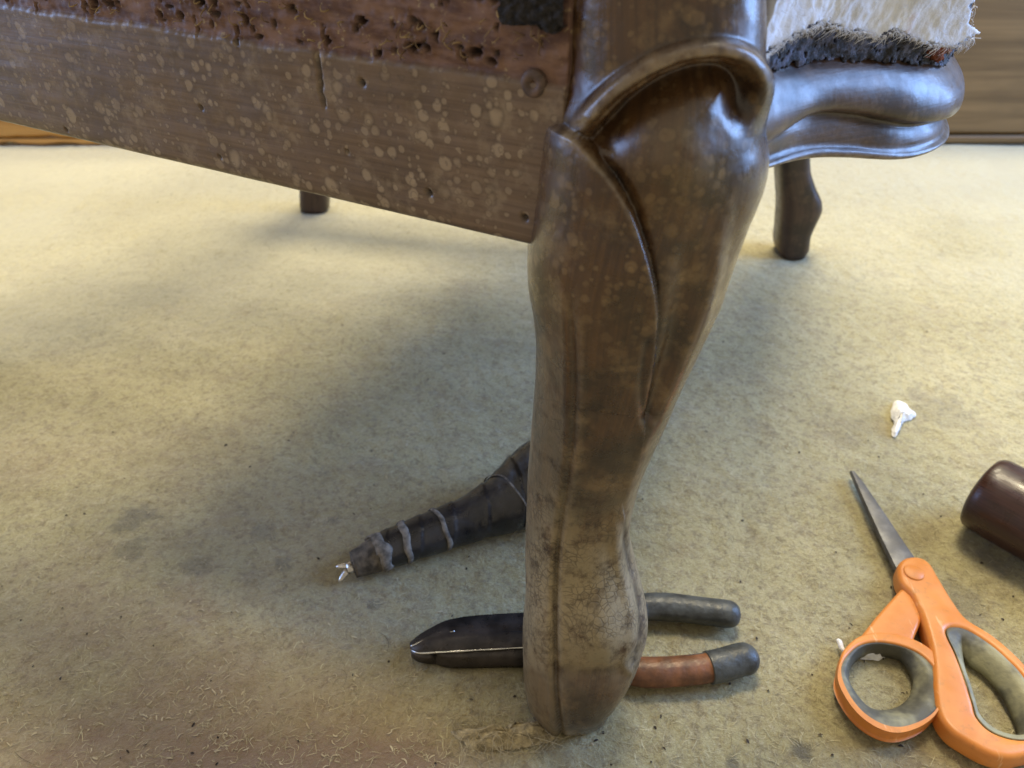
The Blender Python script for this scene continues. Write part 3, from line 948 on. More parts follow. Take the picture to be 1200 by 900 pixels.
# white wadding hanging over the rail
t = NT('wadding')
o = t.obj()
st = t.noise(t.scale(o, (90.0, 90.0, 40.0)), 1.0, 6.0, 0.65, 0.5)
c = t.mix(t.rng(st, 0.35, 0.65), (0.70, 0.74, 0.83), (0.82, 0.86, 0.94))
c = t.mix(t.rng(t.noise(o, 70.0, 4.0), 0.60, 0.74, 0.0, 0.5), c, (0.62, 0.44, 0.40))
c = t.mix(t.rng(t.noise(o, 45.0, 4.0), 0.62, 0.74, 0.0, 0.3), c, (0.45, 0.44, 0.48))
M_wad = t.out(Base_Color=c, Roughness=1.0, Normal=t.bump(t.noise(o, 620.0, 6.0, 0.7), 0.6, 0.0012), Subsurface_Weight=0.15, Subsurface_Radius=(0.004, 0.004, 0.004), Subsurface_Scale=0.6, Sheen_Weight=0.2)


def wad_out(s, z):
    return (0.0050 + 0.012 * sstep(0.300, 0.36, z) + 0.0040 * fbm(s * 80 - z * 50, z * 40, 2) + 0.0009 * fbm(s * 420, z * 260, 3)
            + 0.0045 * sstep(0.075, 0.12, s))


wad = ragged_sheet('wadding', 0.006, 0.32, 0.280, 0.42, 620, 230, wad_out,
                   lambda s, z: 0.0045 + 0.0 * s,
                   lambda px, py, s, z: ((s > 0.118) & (z > 0.3045 + 0.018 * sstep(0.18, 0.13, s) + 0.004 * fbm(s * 160, s * 0 + 7.7, 4))) | (z > 0.324) | (py < np.interp(px, wx, wy) + 9 * fbm(px / 9.0, px * 0 + 2.2, 4) + 4 * fbm(px / 3.0, py / 3.0, 2)) & (px > 893)
                   & (px < np.interp(py, [-80, 0, 25, 42, 60], [1138, 1143, 1136, 1154, 1150]) + 7 * fbm(py / 7.0, py * 0 + 8.8, 3)), M_wad)
# its loose fibre ends
V_, F_, S_ = [], [], []
for k in range(1300):
    s = rng.uniform(0.008, 0.17); 
    zs_ = np.linspace(0.28, 0.345, 70)
    p = plan_at(np.full(70, s), wad_out(np.full(70, s), zs_))
    px, py = proj(p[:, 0], p[:, 1], zs_)
    ok = np.where((py < np.interp(px, wx, wy)) & (px > 893) & (px < 1140))[0]
    if not len(ok):
        continue
    i = ok[0] if rng.random() < 0.75 else rng.choice(ok)
    c0 = np.r_[p[i], zs_[i]]
    nn = np.r_[(plan_at(np.array([s]), np.array([1.0])) - plan_at(np.array([s]), np.array([0.0])))[0], 0]
    tt_ = np.array([-nn[1], nn[0], 0])
    L = rng.uniform(0.0012, 0.0050); dn_ = rng.uniform(0.2, 1.0); sd = rng.normal(0, 0.7)
    w = rng.uniform(0.00004, 0.00011)
    pts = [c0 + nn * (0.0012 * math.sin(2.6 * q + 0.4) * rng.uniform(.7, 1.3)) + (tt_ * sd * L - np.array([0, 0, dn_ * L])) * q for q in (0, .35, .7, 1)]
    tv, tf = tube(pts, np.array([w, w, w * .8, w * .3]), 4, up=(0.3, 0.2, 0.9), cap=False)
    F_ += [tuple(i2 + len(V_) for i2 in g) for g in tf]; V_ += list(tv); S_ += [rng.random()] * len(tv)
wf = build('wadding_fibres', V_, F_, stuff_mat('wadding_fibre', (0.6, 0.58, 0.56), (0.88, 0.86, 0.83), 1.0), chair, attrs={'shade': S_})
wf['kind'] = 'stuff'


# ---- the other legs
def zero_attrs(n):
    return {k: np.zeros(n) for k in ('spotty', 'dust_pale', 'crackle', 'wear_glint', 'grime_shade', 'band', 'rust_shade')}


def px_leg(name, depth_y, rows, dd, m, dshift=None, nn=40):
    """cabriole or turned leg from (height, left, right) at a distance"""
    zz_ = np.array([r[0] for r in rows]); l = np.array([r[1] for r in rows]); r_ = np.array([r[2] for r in rows])
    z = np.linspace(zz_[0], zz_[-1], 90)
    yy = depth_y + (sinterp(z, zz_, dshift, 20) if dshift is not None else 0 * z)
    lx = np.array([(sinterp(q, zz_, l, 8) - 600) for q in z]); rx = np.array([(sinterp(q, zz_, r_, 8) - 600) for q in z])
    fwd = yy * CP - (z - H) * SP
    xl_, xr_ = lx / F * fwd, rx / F * fwd
    th_ = np.linspace(0, 2 * np.pi, nn, endpoint=False)
    ex_ = 2 / 3.4
    cx = np.sign(np.cos(th_)) * np.abs(np.cos(th_)) ** ex_; sx = np.sign(np.sin(th_)) * np.abs(np.sin(th_)) ** ex_
    x = ((xl_ + xr_) / 2)[:, None] + ((xr_ - xl_) / 2)[:, None] * cx
    y = yy[:, None] + dd * sx
    v = np.stack([x, y, np.repeat(z[:, None], nn, 1)], -1).reshape(-1, 3)
    f = grid_faces(90, nn, True) + [tuple(range(nn))[::-1], tuple(range(89 * nn, 90 * nn))]
    return build(name, v, f, m, chair, uv=np.stack([v[:, 2], np.tile(th_ * 0.02, 90)], 1), attrs=zero_attrs(len(v)))


yl = at_z(925, 303)[1]
fl = px_leg('front_leg', yl + 0.016, [(0, 912, 938), (.006, 908, 946), (.012, 908, 946), (.022, 909, 947), (.036, 910, 954), (.048, 911, 961), (.058, 911, 961), (.072, 910, 953), (.088, 909, 947), (.105, 907, 946), (.135, 904, 951), (.18, 900, 962), (.25, 895, 975), (.29, 893, 982)], 0.019, M_dark)
fl['label'] = 'far front leg, dark plain curved cabriole shape'
yb = at_z(368, 250)[1]
bl = px_leg('back_leg', yb + 0.014, [(0, 354, 385), (.004, 352, 386), (.03, 352, 385), (.10, 351, 386), (.30, 350, 388)], 0.0145, M_dark)
# rear leg at the end of the side rail
e = A[:2] + dr * 0.545 - no * 0.016
zl = np.linspace(0, 0.33, 30)
tv, tf = tube(np.stack([e[0] + 0 * zl + dr[0] * 0.02 * (1 - zl / 0.33), e[1] + 0 * zl + dr[1] * 0.02 * (1 - zl / 0.33), zl], 1), 0.013 + 0.012 * zl, 24, up=(0, 1, 0))
build('back_leg', tv, tf, M_dark, chair, uv=tv[:, [2, 0]], attrs=zero_attrs(len(tv)))


# rear rail and far side rail, and unseen straps added to cast the shadow under the seat
def beam(name, p, q, z0, z1, th_, m):
    p, q = np.array(p), np.array(q)
    d = (q - p) / np.linalg.norm(q - p); n2 = np.array([-d[1], d[0]]) * th_ / 2
    v = [np.r_[b + s * n2, z] for z in (z0, z1) for b in (p, q) for s in (-1, 1)]
    bm = bmesh.new()
    vs_ = [bm.verts.new(x) for x in v]
    for q_ in ((0, 1, 3, 2), (4, 6, 7, 5), (0, 4, 5, 1), (2, 3, 7, 6), (0, 2, 6, 4), (1, 5, 7, 3)):
        bm.faces.new([vs_[i] for i in q_])
    bmesh.ops.recalc_face_normals(bm, faces=bm.faces)
    bmesh.ops.bevel(bm, geom=list(bm.edges), offset=0.002, segments=2, affect='EDGES')
    V2 = [tuple(x.co) for x in bm.verts]; bm.verts.index_update()
    F2 = [[x.index for x in g.verts] for g in bm.faces]; bm.free()
    V2 = np.array(V2)
    return build(name, V2, F2, m, chair, smooth=False, uv=V2[:, :2] @ np.c_[d, [0, 0]] + np.c_[0 * V2[:, 2], V2[:, 2]], attrs=zero_attrs(len(V2)))


c_fr = np.array(plan_k[-1]); c_bl = e; c_br = np.array([bl.data.vertices[0].co.x + 0.02 - 0.012, yb + 0.014])
beam('rear_rail', c_bl, c_br, 0.262, 0.325, 0.024, M_dark)
beam('rear_side_rail', c_br, c_fr, 0.262, 0.325, 0.024, M_dark)
M_shadow_strap = simple('shadow_strap_weave', (0.24, 0.17, 0.085), 0.9, var=0.2, nscale=400, bump=0.6, bscale=1500)
c_f = A[:2] - no * 0.015 + np.array([0.03, 0.03])
for k in range(11):
    if k < 5:
        sets, q, hw = ((c_f, c_bl, c_fr, c_br, 0.270),), 0.06 + 0.105 * k, 0.034
    else:
        sets, q, hw = ((c_f, c_fr, c_bl, c_br, 0.2725),), (k - 5 + 0.5) / 6, 0.012
    for aa, bb, cc, d2, zz_ in sets:
        p0, p1 = aa + (bb - aa) * q, cc + (d2 - cc) * q
        dd_ = (p1 - p0) / np.linalg.norm(p1 - p0); w2 = np.array([-dd_[1], dd_[0]]) * hw
        ts = np.linspace(0.03, 0.97, 16)
        v = [np.r_[p0 + (p1 - p0) * tq + s * w2, zz_ - 0.004 * math.sin(math.pi * tq) + h_] for tq in ts for s, h_ in ((-1, 0), (1, 0), (1, .0016), (-1, .0016))]
        build('shadow_strap', v, grid_faces(16, 4, True), M_shadow_strap, chair, smooth=False)

# ------------------------------------------------------------------ pliers
M_steel_dark = simple('blackened_steel', (0.050, 0.041, 0.036), 0.34, 0.35, var=0.3, nscale=90, bump=0.1)
M_bright = simple('bright_edge_steel', (0.72, 0.72, 0.70), 0.22, 1.0, var=0.1)
M_rubber = simple('grey_grip', (0.055, 0.060, 0.058), 0.42, var=0.25, nscale=140, bump=0.35, bscale=420)
M_brown_tape = simple('brown_worn_grip', (0.180, 0.070, 0.028), 0.45, var=0.25, nscale=110, bump=0.4, bscale=260)
po = at_z(690, 748)
pl = empty('pliers', (po[0], po[1], 0), 'black pliers with pointed jaws and grey grips, one worn brown, behind the chair foot', 'pliers')


def lerp_px(pts, z, n):
    c = smooth_curve(pts, n)
    return np.array([at_z(a, b, z) for a, b in c])


# jaws: two facets meeting in a bright cutting edge
topo = lerp_px([(480, 755), (490, 747.5), (505, 740), (529, 731.5), (560, 727), (612, 724), (660, 723)], 0.006, 40)
ridge_ = lerp_px([(480.5, 756), (490, 762), (510, 764.5), (540, 763), (575, 761), (612, 759), (660, 758)], 0.0115, 40)
nearo = lerp_px([(481, 756.5), (488, 762.5), (498, 769), (515, 776.5), (535, 779.5), (612, 778.5), (660, 779)], 0.004, 40)
tip = np.linspace(0, 1, 40)
ridge_[:, 2] = 0.0075 + 0.004 * np.clip(tip * 6, 0, 1); topo[:, 2] = 0.007 + 0.0035 * np.clip(tip * 4, 0, 1)


def jaw(a, b, inward):
    n = len(a)
    lo_a, lo_b = a.copy(), b.copy()
    lo_a[:, 2] = 0.0012; lo_b[:, 2] = 0.0012
    mid = (a + b) / 2; mid[:, 2] += 0.0006
    v = np.concatenate([lo_a, a, mid, b, lo_b])
    f = grid_faces(5, n) + [(4 * n + j, 4 * n + j + 1, j + 1, j) for j in range(n - 1)]
    f += [tuple(r * n for r in range(5)), tuple(r * n + n - 1 for r in range(5))[::-1]]
    return v, f


v, f = jaw(topo, ridge_ + np.array([0, 0.0002, 0]), 1)
jt = build('jaw', v, f, M_steel_dark, pl)
v, f = jaw(ridge_ - np.array([0, 0.0002, 0]), nearo, 1)
jb = build('jaw', v, f, M_steel_dark, pl)
pth = ridge_.copy(); pth[:, 2] += 0.0001
tv, tf = tube(pth, 0.00058 * (0.6 + 0.4 * np.sin(np.linspace(0, 14, 40)) ** 2), 8)
build('cutting_edge_glint', tv, tf, M_bright, jb)
pth = lerp_px([(481, 754.5), (500, 747.5), (515, 743.5), (533, 741)], 0.0104, 14); pth[:, 2] = np.linspace(0.0082, 0.0114, 14)
tv, tf = tube(pth, 0.0004, 8)
build('cutting_edge_glint', tv, tf, M_bright, jt)  # highlight on the upper jaw's ridge, built as a bright bead
pth = lerp_px([(588, 740), (600, 740.5), (616, 741), (650, 743)], 0.0113, 8)
tv, tf = tube(pth, 0.0004, 6)
build('jaw_joint', tv, tf, simple('joint_gap', (0.004, 0.004, 0.004), 0.9), jt)
# pivot, hidden behind the foot
pc = at_z(688, 751, 0.0)
v = []
for rr, hh in ((0.0, .0125), (.006, .0125), (.0072, .0115), (.0072, .0015), (0.0, .0015)):
    v += [pc + np.array([rr * math.cos(q), rr * math.sin(q), hh]) for q in np.linspace(0, 2 * np.pi, 24, endpoint=False)]
build('pivot', v, grid_faces(5, 24, True), M_steel_dark, pl)


def grip(pts, z, r0, m, name, parent, taper_end=True, n=60, asp=0.92, lump=0.0):
    p = lerp_px(pts, z, n)
    q = np.linspace(0, 1, n)
    r = np.full(n, r0) * (1 + lump * fbm(q * 9, q * 0 + r0 * 1000, 3))
    L = np.linalg.norm(p[-1] - p[0])
    if taper_end:
        de = (1 - q) * L
        r = r * np.sqrt(np.clip(1 - np.clip(1 - de / (r0 * 1.0), 0, 1) ** 2.4, 0.0004, 1))
    tv, tf = tube(p, r, 20, asp)
    return build(name, tv, tf, m, parent)


up = [(700, 748), (722, 728), (745, 715), (760, 711), (787, 711.5), (824, 716), (850, 719), (868.5, 720.5)]
h1 = grip(up, 0.0085, 0.0078, M_rubber, 'handle', pl, lump=0.05)
lo1 = [(700, 752), (722, 772), (742, 785), (765, 788), (794, 786.5), (820, 784), (838, 780)]
h2 = grip(lo1, 0.0085, 0.0078, M_brown_tape, 'handle', pl, taper_end=False, lump=0.05)
h2['label'] = 'worn brown handle with grey grip end'
grip([(830, 782.5), (845, 779.5), (866, 773.5), (888, 769)], 0.0085, 0.0086, M_rubber, 'grip_end', h2)
grip([(745, 772.5), (765, 774), (794, 773), (834, 767)], 0.0125, 0.0016, M_rubber, 'grip_strip', h2, taper_end=False)

# ------------------------------------------------------------------ taped tack lifter
M_tape = simple('black_tape', (0.020, 0.019, 0.020), 0.34, var=0.35, nscale=70, bump=0.5, bscale=160, Coat_Weight=0.15)
M_tape_edge = simple('tape_edge', (0.17, 0.15, 0.125), 0.8, var=0.3, nscale=300)
M_tape_worn = simple('worn_tape', (0.105, 0.088, 0.068), 0.75, var=0.35, nscale=200, bump=0.5)
a0, a1 = at_z(414, 662, 0.008), at_z(690, 545, 0.028)
ax = (a1 - a0); axl = np.linalg.norm(ax); ax /= axl
tl = empty('tack_lifter', tuple(np.r_[(a0[:2] + a1[:2]) / 2, 0]), 'tack lifter wrapped in black tape with small forked metal tip, behind carved leg', 'hand tool')
NL = 150
q = np.linspace(0, 1, NL)
rad = sinterp(q, [0, .08, .13, .34, .46, .57, .66, .75, 1.0], [.0076, .0100, .0114, .0132, .0140, .0172, .0212, .0262, .0280], 14)
axis = a0 + q[:, None] * (a1 - a0)
axis[:, 2] = rad + 0.0004
sd = np.cross(ax, [0, 0, 1.0]); sd /= np.linalg.norm(sd)
nt = 48
tha = np.linspace(0, 2 * np.pi, nt, endpoint=False)
Q, TH_ = np.meshgrid(q, tha, indexing='ij')
spiral = ((Q * 7.5 - TH_ / (2 * np.pi) * 0.9 + 0.15) % 1.0)
rr = rad[:, None] * (1 + 0.05 * (spiral - 0.5) * sstep(0.05, 0.2, Q)) + 0.0011 * fbm(Q * 24, np.abs(TH_ - np.pi) * 1.6 + Q * 6, 3) * sstep(0.3, 0.65, Q)
ends = np.sqrt(np.clip(1 - np.clip((Q - 0.96) / 0.04, 0, 1) ** 2, 0.001, 1))
rr = rr * ends
uz = np.array([0, 0, 1.0])
v = (axis[:, None, :] + sd * (rr * np.cos(TH_))[..., None] + uz * (rr * np.sin(TH_))[..., None]).reshape(-1, 3)
cut = int(NL * 0.10)
f_all = grid_faces(NL, nt, True)
f_h = [g for g in f_all if g[0] >= (cut - 1) * nt] + [tuple(range((NL - 1) * nt, NL * nt))]
wrap = build('taped_handle', v, f_h, M_tape, tl)
v2 = v.copy()
f_w = [g for g in f_all if g[0] < cut * nt]
vw = (axis[:cut + 1, None, :] + sd * ((rr[:cut + 1] * 1.03) * np.cos(TH_[:cut + 1]))[..., None] + uz * ((rr[:cut + 1] * 1.03) * np.sin(TH_[:cut + 1]))[..., None]).reshape(-1, 3)
build('worn_tape_end', vw, [g for g in grid_faces(cut + 1, nt, True)] + [tuple(range(nt))[::-1]], M_tape_worn, tl)
for qc, sl, wv in ((0.105, 0.008, 2.2), (0.205, -0.006, 1.3), (0.345, 0.010, 0.8), (0.62, 0.040, 0.35)):
    pts = []
    for an in np.linspace(-0.5, np.pi + 0.4, 46):
        qq = qc + sl * math.cos(an) + 0.003 * math.sin(an * 5 + qc * 40)
        ii = np.clip(qq, 0, 1) * (NL - 1)
        ra = np.interp(ii, np.arange(NL), rad) * 1.025 + 0.0002
        c0 = a0 + (a1 - a0) * qq; c0[2] = np.interp(ii, np.arange(NL), axis[:, 2])
        pts.append(c0 + sd * ra * math.cos(an) + uz * ra * math.sin(an))
    tv, tf = tube(pts, np.full(46, 0.00050 * wv) * (1 + 0.6 * fbm(np.linspace(0, 9, 46), np.full(46, qc * 30), 3)), 8, 3.6, up=tuple(ax))
    build('tape_band', tv, tf, M_tape_edge, wrap)
M_steel = simple('steel', (0.62, 0.60, 0.57), 0.25, 1.0, var=0.15, nscale=200)
fk = empty  # (fork built below as one steel piece)
b0 = a0 + ax * 0.002; b0[2] = 0.0075
v, f = tube([b0, b0 - ax * 0.004, b0 - ax * 0.006], np.array([.0044, .0042, .004]), 14, 0.6)
V_, F_ = list(v), list(f)
for side_, ep in ((1, at_z(393, 664, 0.006)), (-1, at_z(397, 682, 0.004))):
    st = b0 - ax * 0.005 + (ep - b0) * 0.02
    st = st + np.array([0, 0.0018 * side_, 0])
    pts = [st + (ep - st) * w_ for w_ in np.linspace(0, 1, 6)]
    v, f = tube(pts, np.array([.0024, .0023, .0021, .0018, .0014, .0006]), 10, 0.7)
    F_ += [tuple(i + len(V_) for i in g) for g in f]; V_ += list(v)
build('forked_tip', V_, F_, M_steel, tl)

# ------------------------------------------------------------------ scissors
t = NT('orange_plastic')
o = t.obj()
c = t.mix(t.rng(t.noise(o, 60.0, 5.0), 0.35, 0.7), (0.62, 0.215, 0.040), (0.70, 0.26, 0.055))
c = t.mix(t.rng(t.noise(o, 160.0, 5.0, 0.7), 0.52, 0.72, 0.0, 0.5), c, (0.38, 0.165, 0.050))
c = t.mix(t.rng(t.noise(t.scale(o, (300.0, 40.0, 40.0)), 1.0, 4.0), 0.64, 0.70, 0.0, 0.5), c, (0.85, 0.50, 0.25))
M_orange = t.out(Base_Color=c, Roughness=t.rng(t.noise(o, 110.0, 4.0), 0.3, 0.7, 0.34, 0.52), Normal=t.bump(t.noise(o, 260.0, 4.0), 0.12, 0.0008), Subsurface_Weight=0.08, Subsurface_Radius=(0.004, 0.002, 0.0006))
t = NT('grip_lining')
o = t.obj()
c = t.mix(t.rng(t.noise(o, 32.0, 4.0, 0.6), 0.42, 0.62), (0.085, 0.080, 0.058), (0.30, 0.28, 0.165))
c = t.mix(t.rng(t.noise(o, 120.0, 5.0, 0.7), 0.52, 0.72, 0.0, 0.7), c, (0.16, 0.16, 0.13))
M_lining = t.out(Base_Color=c, Roughness=0.6, Normal=t.bump(t.noise(o, 300.0, 5.0), 0.4, 0.0010))
t = NT('blade_steel')
o = t.obj()
br = t.noise(t.scale(o, (900.0, 60.0, 60.0)), 1.0, 4.0)
M_blade = t.out(Base_Color=t.mix(t.rng(t.noise(o, 90.0, 5.0), 0.4, 0.7), (0.13, 0.13, 0.135), (0.20, 0.20, 0.205)), Metallic=0.9,
                Roughness=t.rng(t.noise(o, 200.0, 5.0), 0.3, 0.7, 0.42, 0.58), Normal=t.bump(br, 0.06, 0.0004))
so = at_z(1085, 760)
sx = empty('scissors', (so[0], so[1], 0), 'scissors with orange handles and soiled grey finger loops, blades closed, lying on the felt', 'scissors')


def wpts(pts, z, n):
    return np.array([at_z(a, b, z) for a, b in smooth_curve(pts, n, True)])


# blades
bl1 = [(997, 552), (1001, 552.5), (1012, 566), (1040, 607), (1062, 640), (1076, 660), (1090, 690), (1074, 700), (1058, 682), (1048, 663), (1030, 626), (1010, 582)]
wb = np.array([at_z(a, b, 0.0075) for a, b in bl1])
b1 = outline_solid('blade', [wb], 0.0060, 0.0082, 0.0006, M_blade, sx)
bl2 = [(995.5, 553), (999, 552.5), (1012, 570), (1058, 650), (1050, 668), (1046, 664), (1028, 627), (1008, 583)]
wb = np.array([at_z(a, b, 0.0045) for a, b in bl2])
outline_solid('blade', [wb], 0.0034, 0.0056, 0.0006, M_blade, sx)

# finger-loop handle (upper, right)
outR = [(1049.5, 675), (1051, 665), (1060, 658), (1075, 657.5), (1088, 665), (1099, 683), (1116, 711), (1131, 730), (1159, 748), (1183, 768), (1203, 790), (1226, 830), (1236, 862), (1226, 884),
        (1203, 890), (1179, 894), (1156, 889), (1128, 874), (1110, 861), (1097, 842), (1092, 815), (1091, 790), (1088, 765), (1081, 737), (1074, 717), (1066, 701), (1054, 689)]
holeR = [(1110, 741), (1116, 735), (1133, 738), (1159, 754), (1180, 772), (1199, 793), (1218, 828), (1224, 850), (1215, 862), (1199, 865), (1180, 862.5), (1160, 854), (1146, 839), (1141, 822), (1132, 794), (1121, 765)]
ZT = 0.0135


def loop_solid(name, outer, hole, zo, zi, parent, m, n=150, rim=0.0016, zlo=0.0012, crown=0.0030):
    """handle with a loop: outer skin, crowned top, rounded lip at the hole"""
    return outline_solid(name, [wpts(outer, zo, n), wpts(hole, zi, n)], zlo, zi, crown, m, parent)


hr = loop_solid('handle', outR, holeR, 0.009, ZT, sx, M_orange)


def lining(top, bot, zt, zb, parent, n=120, shift=0):
    """soft band inside a loop, from the lip down to the opening; a closed ring with thickness"""
    a, b = wpts(top, zt, n), wpts(bot, zb, n)
    ca, cb = a.mean(0), b.mean(0)
    # pair points by direction from the opening's centre
    def resample(p, c):
        an = np.unwrap(np.arctan2(p[:, 1] - c[1], p[:, 0] - c[0]))
        if an[-1] < an[0]:
            p, an = p[::-1], np.unwrap(np.arctan2(p[::-1, 1] - c[1], p[::-1, 0] - c[0]))
        g = np.linspace(-np.pi, np.pi, n, endpoint=False)
        an = (an + np.pi) % (2 * np.pi) - np.pi
        o_ = np.argsort(an); an, p = an[o_], p[o_]
        return np.stack([np.interp(g, np.r_[an - 2 * np.pi, an, an + 2 * np.pi], np.r_[p[:, k], p[:, k], p[:, k]]) for k in range(3)], 1)
    c = (ca + cb) / 2
    a, b = resample(a, c), resample(b, c)
    out = a - c; out[:, 2] = 0; out /= np.linalg.norm(out, axis=1)[:, None]
    ra_, rb_ = np.linalg.norm((a - c)[:, :2], axis=1), np.linalg.norm((b - c)[:, :2], axis=1)
    rb2 = np.minimum(rb_, ra_ - 0.0016)
    b[:, :2] = c[:2] + (b - c)[:, :2] * (rb2 / rb_)[:, None]
    rows = [a + out * 0.0004 - np.array([0, 0, 0.0012]), a + out * 0.0002 - np.array([0, 0, 0.0004]), a + (b - a) * 0.10 - np.array([0, 0, 0.0002])]
    for k in (0.3, 0.5, 0.7, 0.88, 1.0):
        rows.append(a + (b - a) * k + np.array([0, 0, 0.0018 * math.sin(math.pi * k)]))
    lowb = b.copy(); lowb[:, 2] = 0.0016
    rows += [lowb, lowb + out * 0.0004]
    v = np.concatenate(rows)
    return build('grip_lining', v, grid_faces(len(rows), n, True), M_lining, parent)


botR = [(1128, 766), (1136, 776), (1156, 790), (1177, 816), (1190, 842), (1194, 860), (1180, 862), (1161, 854), (1147, 839), (1142, 822), (1134, 794)]
lining(holeR, botR, ZT, 0.0042, hr)
# pivot disc
pc = at_z(1071, 671, ZT + 0.0002)
v = []
for rr, hh in ((0.0, .0008), (.0050, .0007), (.0056, .0003), (.0058, -0.0015)):
    v += [pc + np.array([rr * math.cos(q), rr * math.sin(q), hh]) for q in np.linspace(0, 2 * np.pi, 28, endpoint=False)]
build('pivot_cap', v, grid_faces(4, 28, True), M_orange, hr)

# thumb-loop handle (lower arm, left ring)
ringO = [(980, 796), (983, 774), (992, 761), (1006, 751), (1027, 747), (1052, 750), (1076, 759), (1094, 773), (1106, 792), (1110, 808), (1105, 826), (1094, 843), (1076, 855), (1052, 861.5), (1029, 857), (1006, 842), (989, 820)]
ringI = [(985, 796), (988, 777), (996, 765), (1008, 755.5), (1027, 751.5), (1051, 754.5), (1074, 763), (1090, 776), (1101.5, 794), (1105, 808), (1100, 824), (1090, 838.5), (1074, 849.5), (1052, 855.5), (1031, 851), (1010, 837), (994, 817)]
ringB = [(995, 796), (998, 780), (1007, 769), (1024, 761), (1044, 762), (1058, 771), (1069, 787), (1071, 802), (1064, 818), (1052, 828), (1035, 832), (1018, 828), (1004, 813)]
hl = outline_solid('handle', [wpts(ringO, 0.0075, 150), wpts(ringI, 0.0125, 150)], 0.0038, 0.0125, 0.0013, M_orange, sx)
lining(ringI, ringB, 0.0122, 0.0055, hl)
arm = [(1058, 688), (1042, 705), (1026, 723), (1012, 741), (1003, 753), (1014, 751.5), (1034, 750.5), (1054, 753), (1067, 758.5), (1073, 744), (1079, 730), (1082, 715), (1076, 695), (1068, 686)]
outline_solid('handle_arm', [wpts(arm, 0.010, 90)], 0.0014, 0.0105, 0.0022, M_orange, hl)

# ------------------------------------------------------------------ dark round wooden end on the right
t = NT('dark_polished_wood')
o = t.uv()
g = t.noise(t.scale(o, (30.0, 900.0, 1.0)), 1.0, 5.0, 0.6)
c = t.mix(t.rng(g, 0.3, 0.7), (0.020, 0.009, 0.007), (0.055, 0.024, 0.018))
M_mallet = t.out(Base_Color=c, Roughness=t.rng(t.noise(t.obj(), 90.0, 5.0), 0.3, 0.7, 0.22, 0.45), Normal=t.bump(g, 0.2, 0.0004), Coat_Weight=0.1)
R = 0.0245
e0 = at_z(1148, 574, R)
dirm = at_z(1148 + 86, 574 + 47, R) - e0; dirm /= np.linalg.norm(dirm)
sp_, rp_ = [], []
for k, r_ in ((-0.0016, 0.001), (-0.0013, 0.35), (-0.0006, 0.7), (0.001, 0.90), (0.003, 0.965), (0.007, 0.995), (0.012, 1.0), (0.05, 1.0), (0.10, 0.98), (0.102, 0.93), (0.1025, 0.3), (0.1025, 0.001)):
    sp_.append(e0 + dirm * k); rp_.append(R * r_)
sp_ = np.array(sp_)
n_ = 56
tha = np.linspace(0, 2 * np.pi, n_, endpoint=False)
sd = np.cross(dirm, [0, 0, 1.0]); sd /= np.linalg.norm(sd)
v = np.concatenate([p + r_ * (np.cos(tha)[:, None] * sd + np.sin(tha)[:, None] * np.array([0, 0, 1.0])) for p, r_ in zip(sp_, rp_)])
ml = build('wooden_mallet', v, grid_faces(len(sp_), n_, True), M_mallet, smooth=True,
           uv=np.stack([np.repeat([np.dot(p - e0, dirm) for p in sp_], n_), np.tile(tha * R, len(sp_))], 1))
tag(ml, 'dark brown polished round wooden head lying at the right edge above the scissors', 'mallet')

# ------------------------------------------------------------------ scraps on the felt
def scrap(name, px_poly, zmax, m, label, cat, seed, n=46):
    """crumpled tuft: filled outline, domed and creased, with thickness"""
    c = wpts(px_poly, 0.0, n)
    ct = c.mean(0)
    rows = []
    for k in (1.0, 0.97, 0.85, 0.66, 0.45, 0.22, 0.02):
        p = ct + (c - ct) * k
        h_ = zmax * (1 - k ** 2.2) * (0.75 + 0.9 * fbm(p[:, 0] * 300 + seed, p[:, 1] * 300, 3)) + (0.0012 if k < 1 else 0)
        p[:, :2] += 0.0007 * np.stack([fbm(p[:, 0] * 600, p[:, 1] * 600 + seed, 2), fbm(p[:, 1] * 600, p[:, 0] * 600 + seed, 2)], 1) * 2
        p[:, 2] = np.maximum(0.0002, h_) - (0.0006 if k == 1.0 else 0)
        rows.append(p)
    v = np.concatenate(rows)
    o_ = build(name, v, grid_faces(len(rows), n, True) + [tuple(range(n))], m)
    return tag(o_, label, cat)


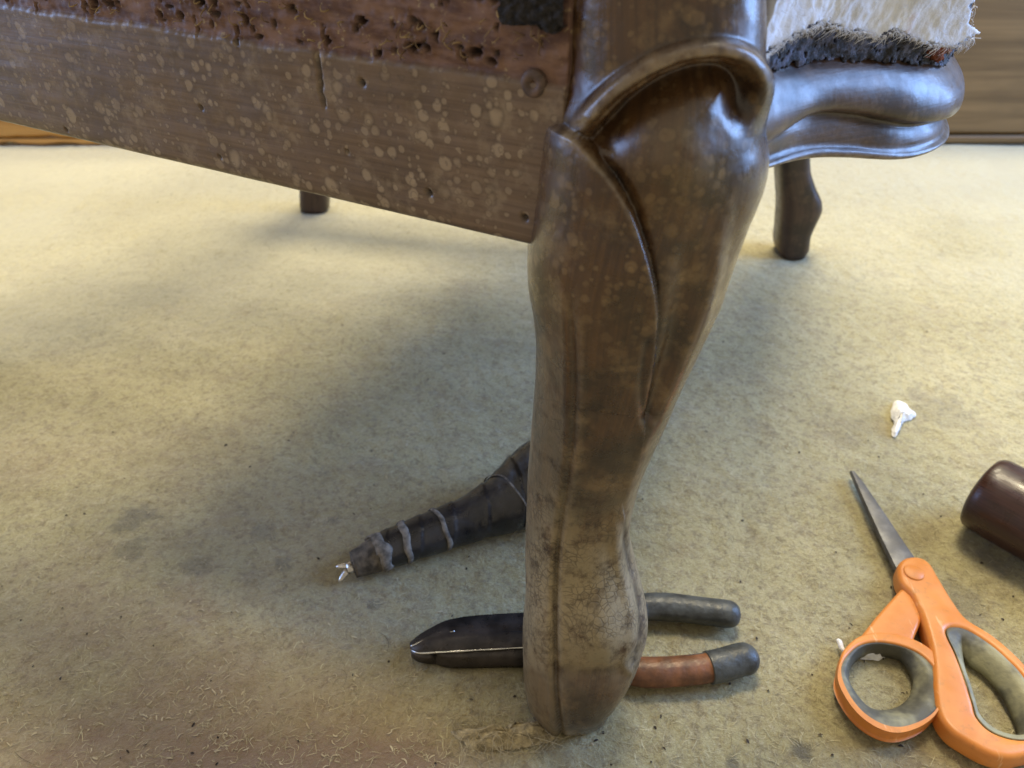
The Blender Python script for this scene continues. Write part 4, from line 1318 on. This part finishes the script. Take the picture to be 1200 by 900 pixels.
M_white = simple('white_fluff', (0.80, 0.79, 0.76), 0.95, var=0.08, nscale=200, bump=0.9, bscale=420)
scrap('wadding_scrap', [(1046, 474), (1053, 471), (1060, 475), (1066, 482), (1074, 485), (1068, 491), (1060, 493), (1055, 500), (1051, 510), (1046, 511), (1046, 502), (1048, 494), (1044, 487)], 0.0075,
      M_white, 'small crumpled tuft of white wadding on the felt above the scissor tip', 'scrap', 3)
M_tuft = simple('fibre_tuft', (0.40, 0.33, 0.20), 0.95, var=0.22, nscale=260, bump=0.9, bscale=500)
tuft = scrap('fibre_clump', [(529, 858), (541, 860), (556, 865), (575, 860), (598, 853), (620, 847), (640, 846), (650, 856), (648, 868), (630, 873), (606, 877), (580, 879), (556, 878), (540, 868)], 0.0085,
             M_tuft, 'matted tan clump of fibre tangled against the base of the carved foot', 'fibre clump', 9, 90)
V_, F_, S_ = [], [], []
for k in range(90):
    px = rng.uniform(530, 650); py = 850 + 12 * math.sin((px - 530) / 40) + rng.normal(6, 8)
    c0 = at_z(px, py, 0.0); a = rng.uniform(0, 6.28); kk = rng.normal(0, 3)
    L = rng.uniform(0.006, 0.018)
    z0_ = 0.002 + 0.005 * rng.random() * sstep(530, 600, px)
    pts = [c0 + np.array([L * q * math.cos(a + kk * q), L * q * math.sin(a + kk * q), z0_ + 0.002 * math.sin(3 * q)]) for q in np.linspace(0, 1, 6)]
    tv, tf = tube(pts, 0.00012, 4, cap=False)
    F_ += [tuple(i2 + len(V_) for i2 in g) for g in tf]; V_ += list(tv); S_ += [rng.random()] * len(tv)
ff = build('clump_fibres', V_, F_, stuff_mat('clump_fibre', (0.24, 0.19, 0.10), (0.46, 0.39, 0.25)), tuft, attrs={'shade': S_})
ff['kind'] = 'stuff'
# white chips beside and inside the thumb loop
p0, p1 = at_z(981, 749, 0.004), at_z(990, 764, 0.0025)
tv, tf = tube([p0 + (p1 - p0) * q + np.array([0.0004 * math.sin(7 * q), 0, 0]) for q in np.linspace(0, 1, 7)], np.array([.0008, .0015, .0014, .0015, .0013, .0012, .0006]), 10, 0.7)
tag(build('white_chip', tv, tf, M_white), 'short white sliver sticking out by the left rim of the orange thumb loop', 'scrap')
scrap('wadding_scrap', [(1007, 771), (1016, 766), (1028, 762), (1038, 764), (1036, 770), (1026, 773), (1016, 772)], 0.004, M_white, 'flat white wadding shred lying inside the orange thumb loop', 'scrap', 21, 30)
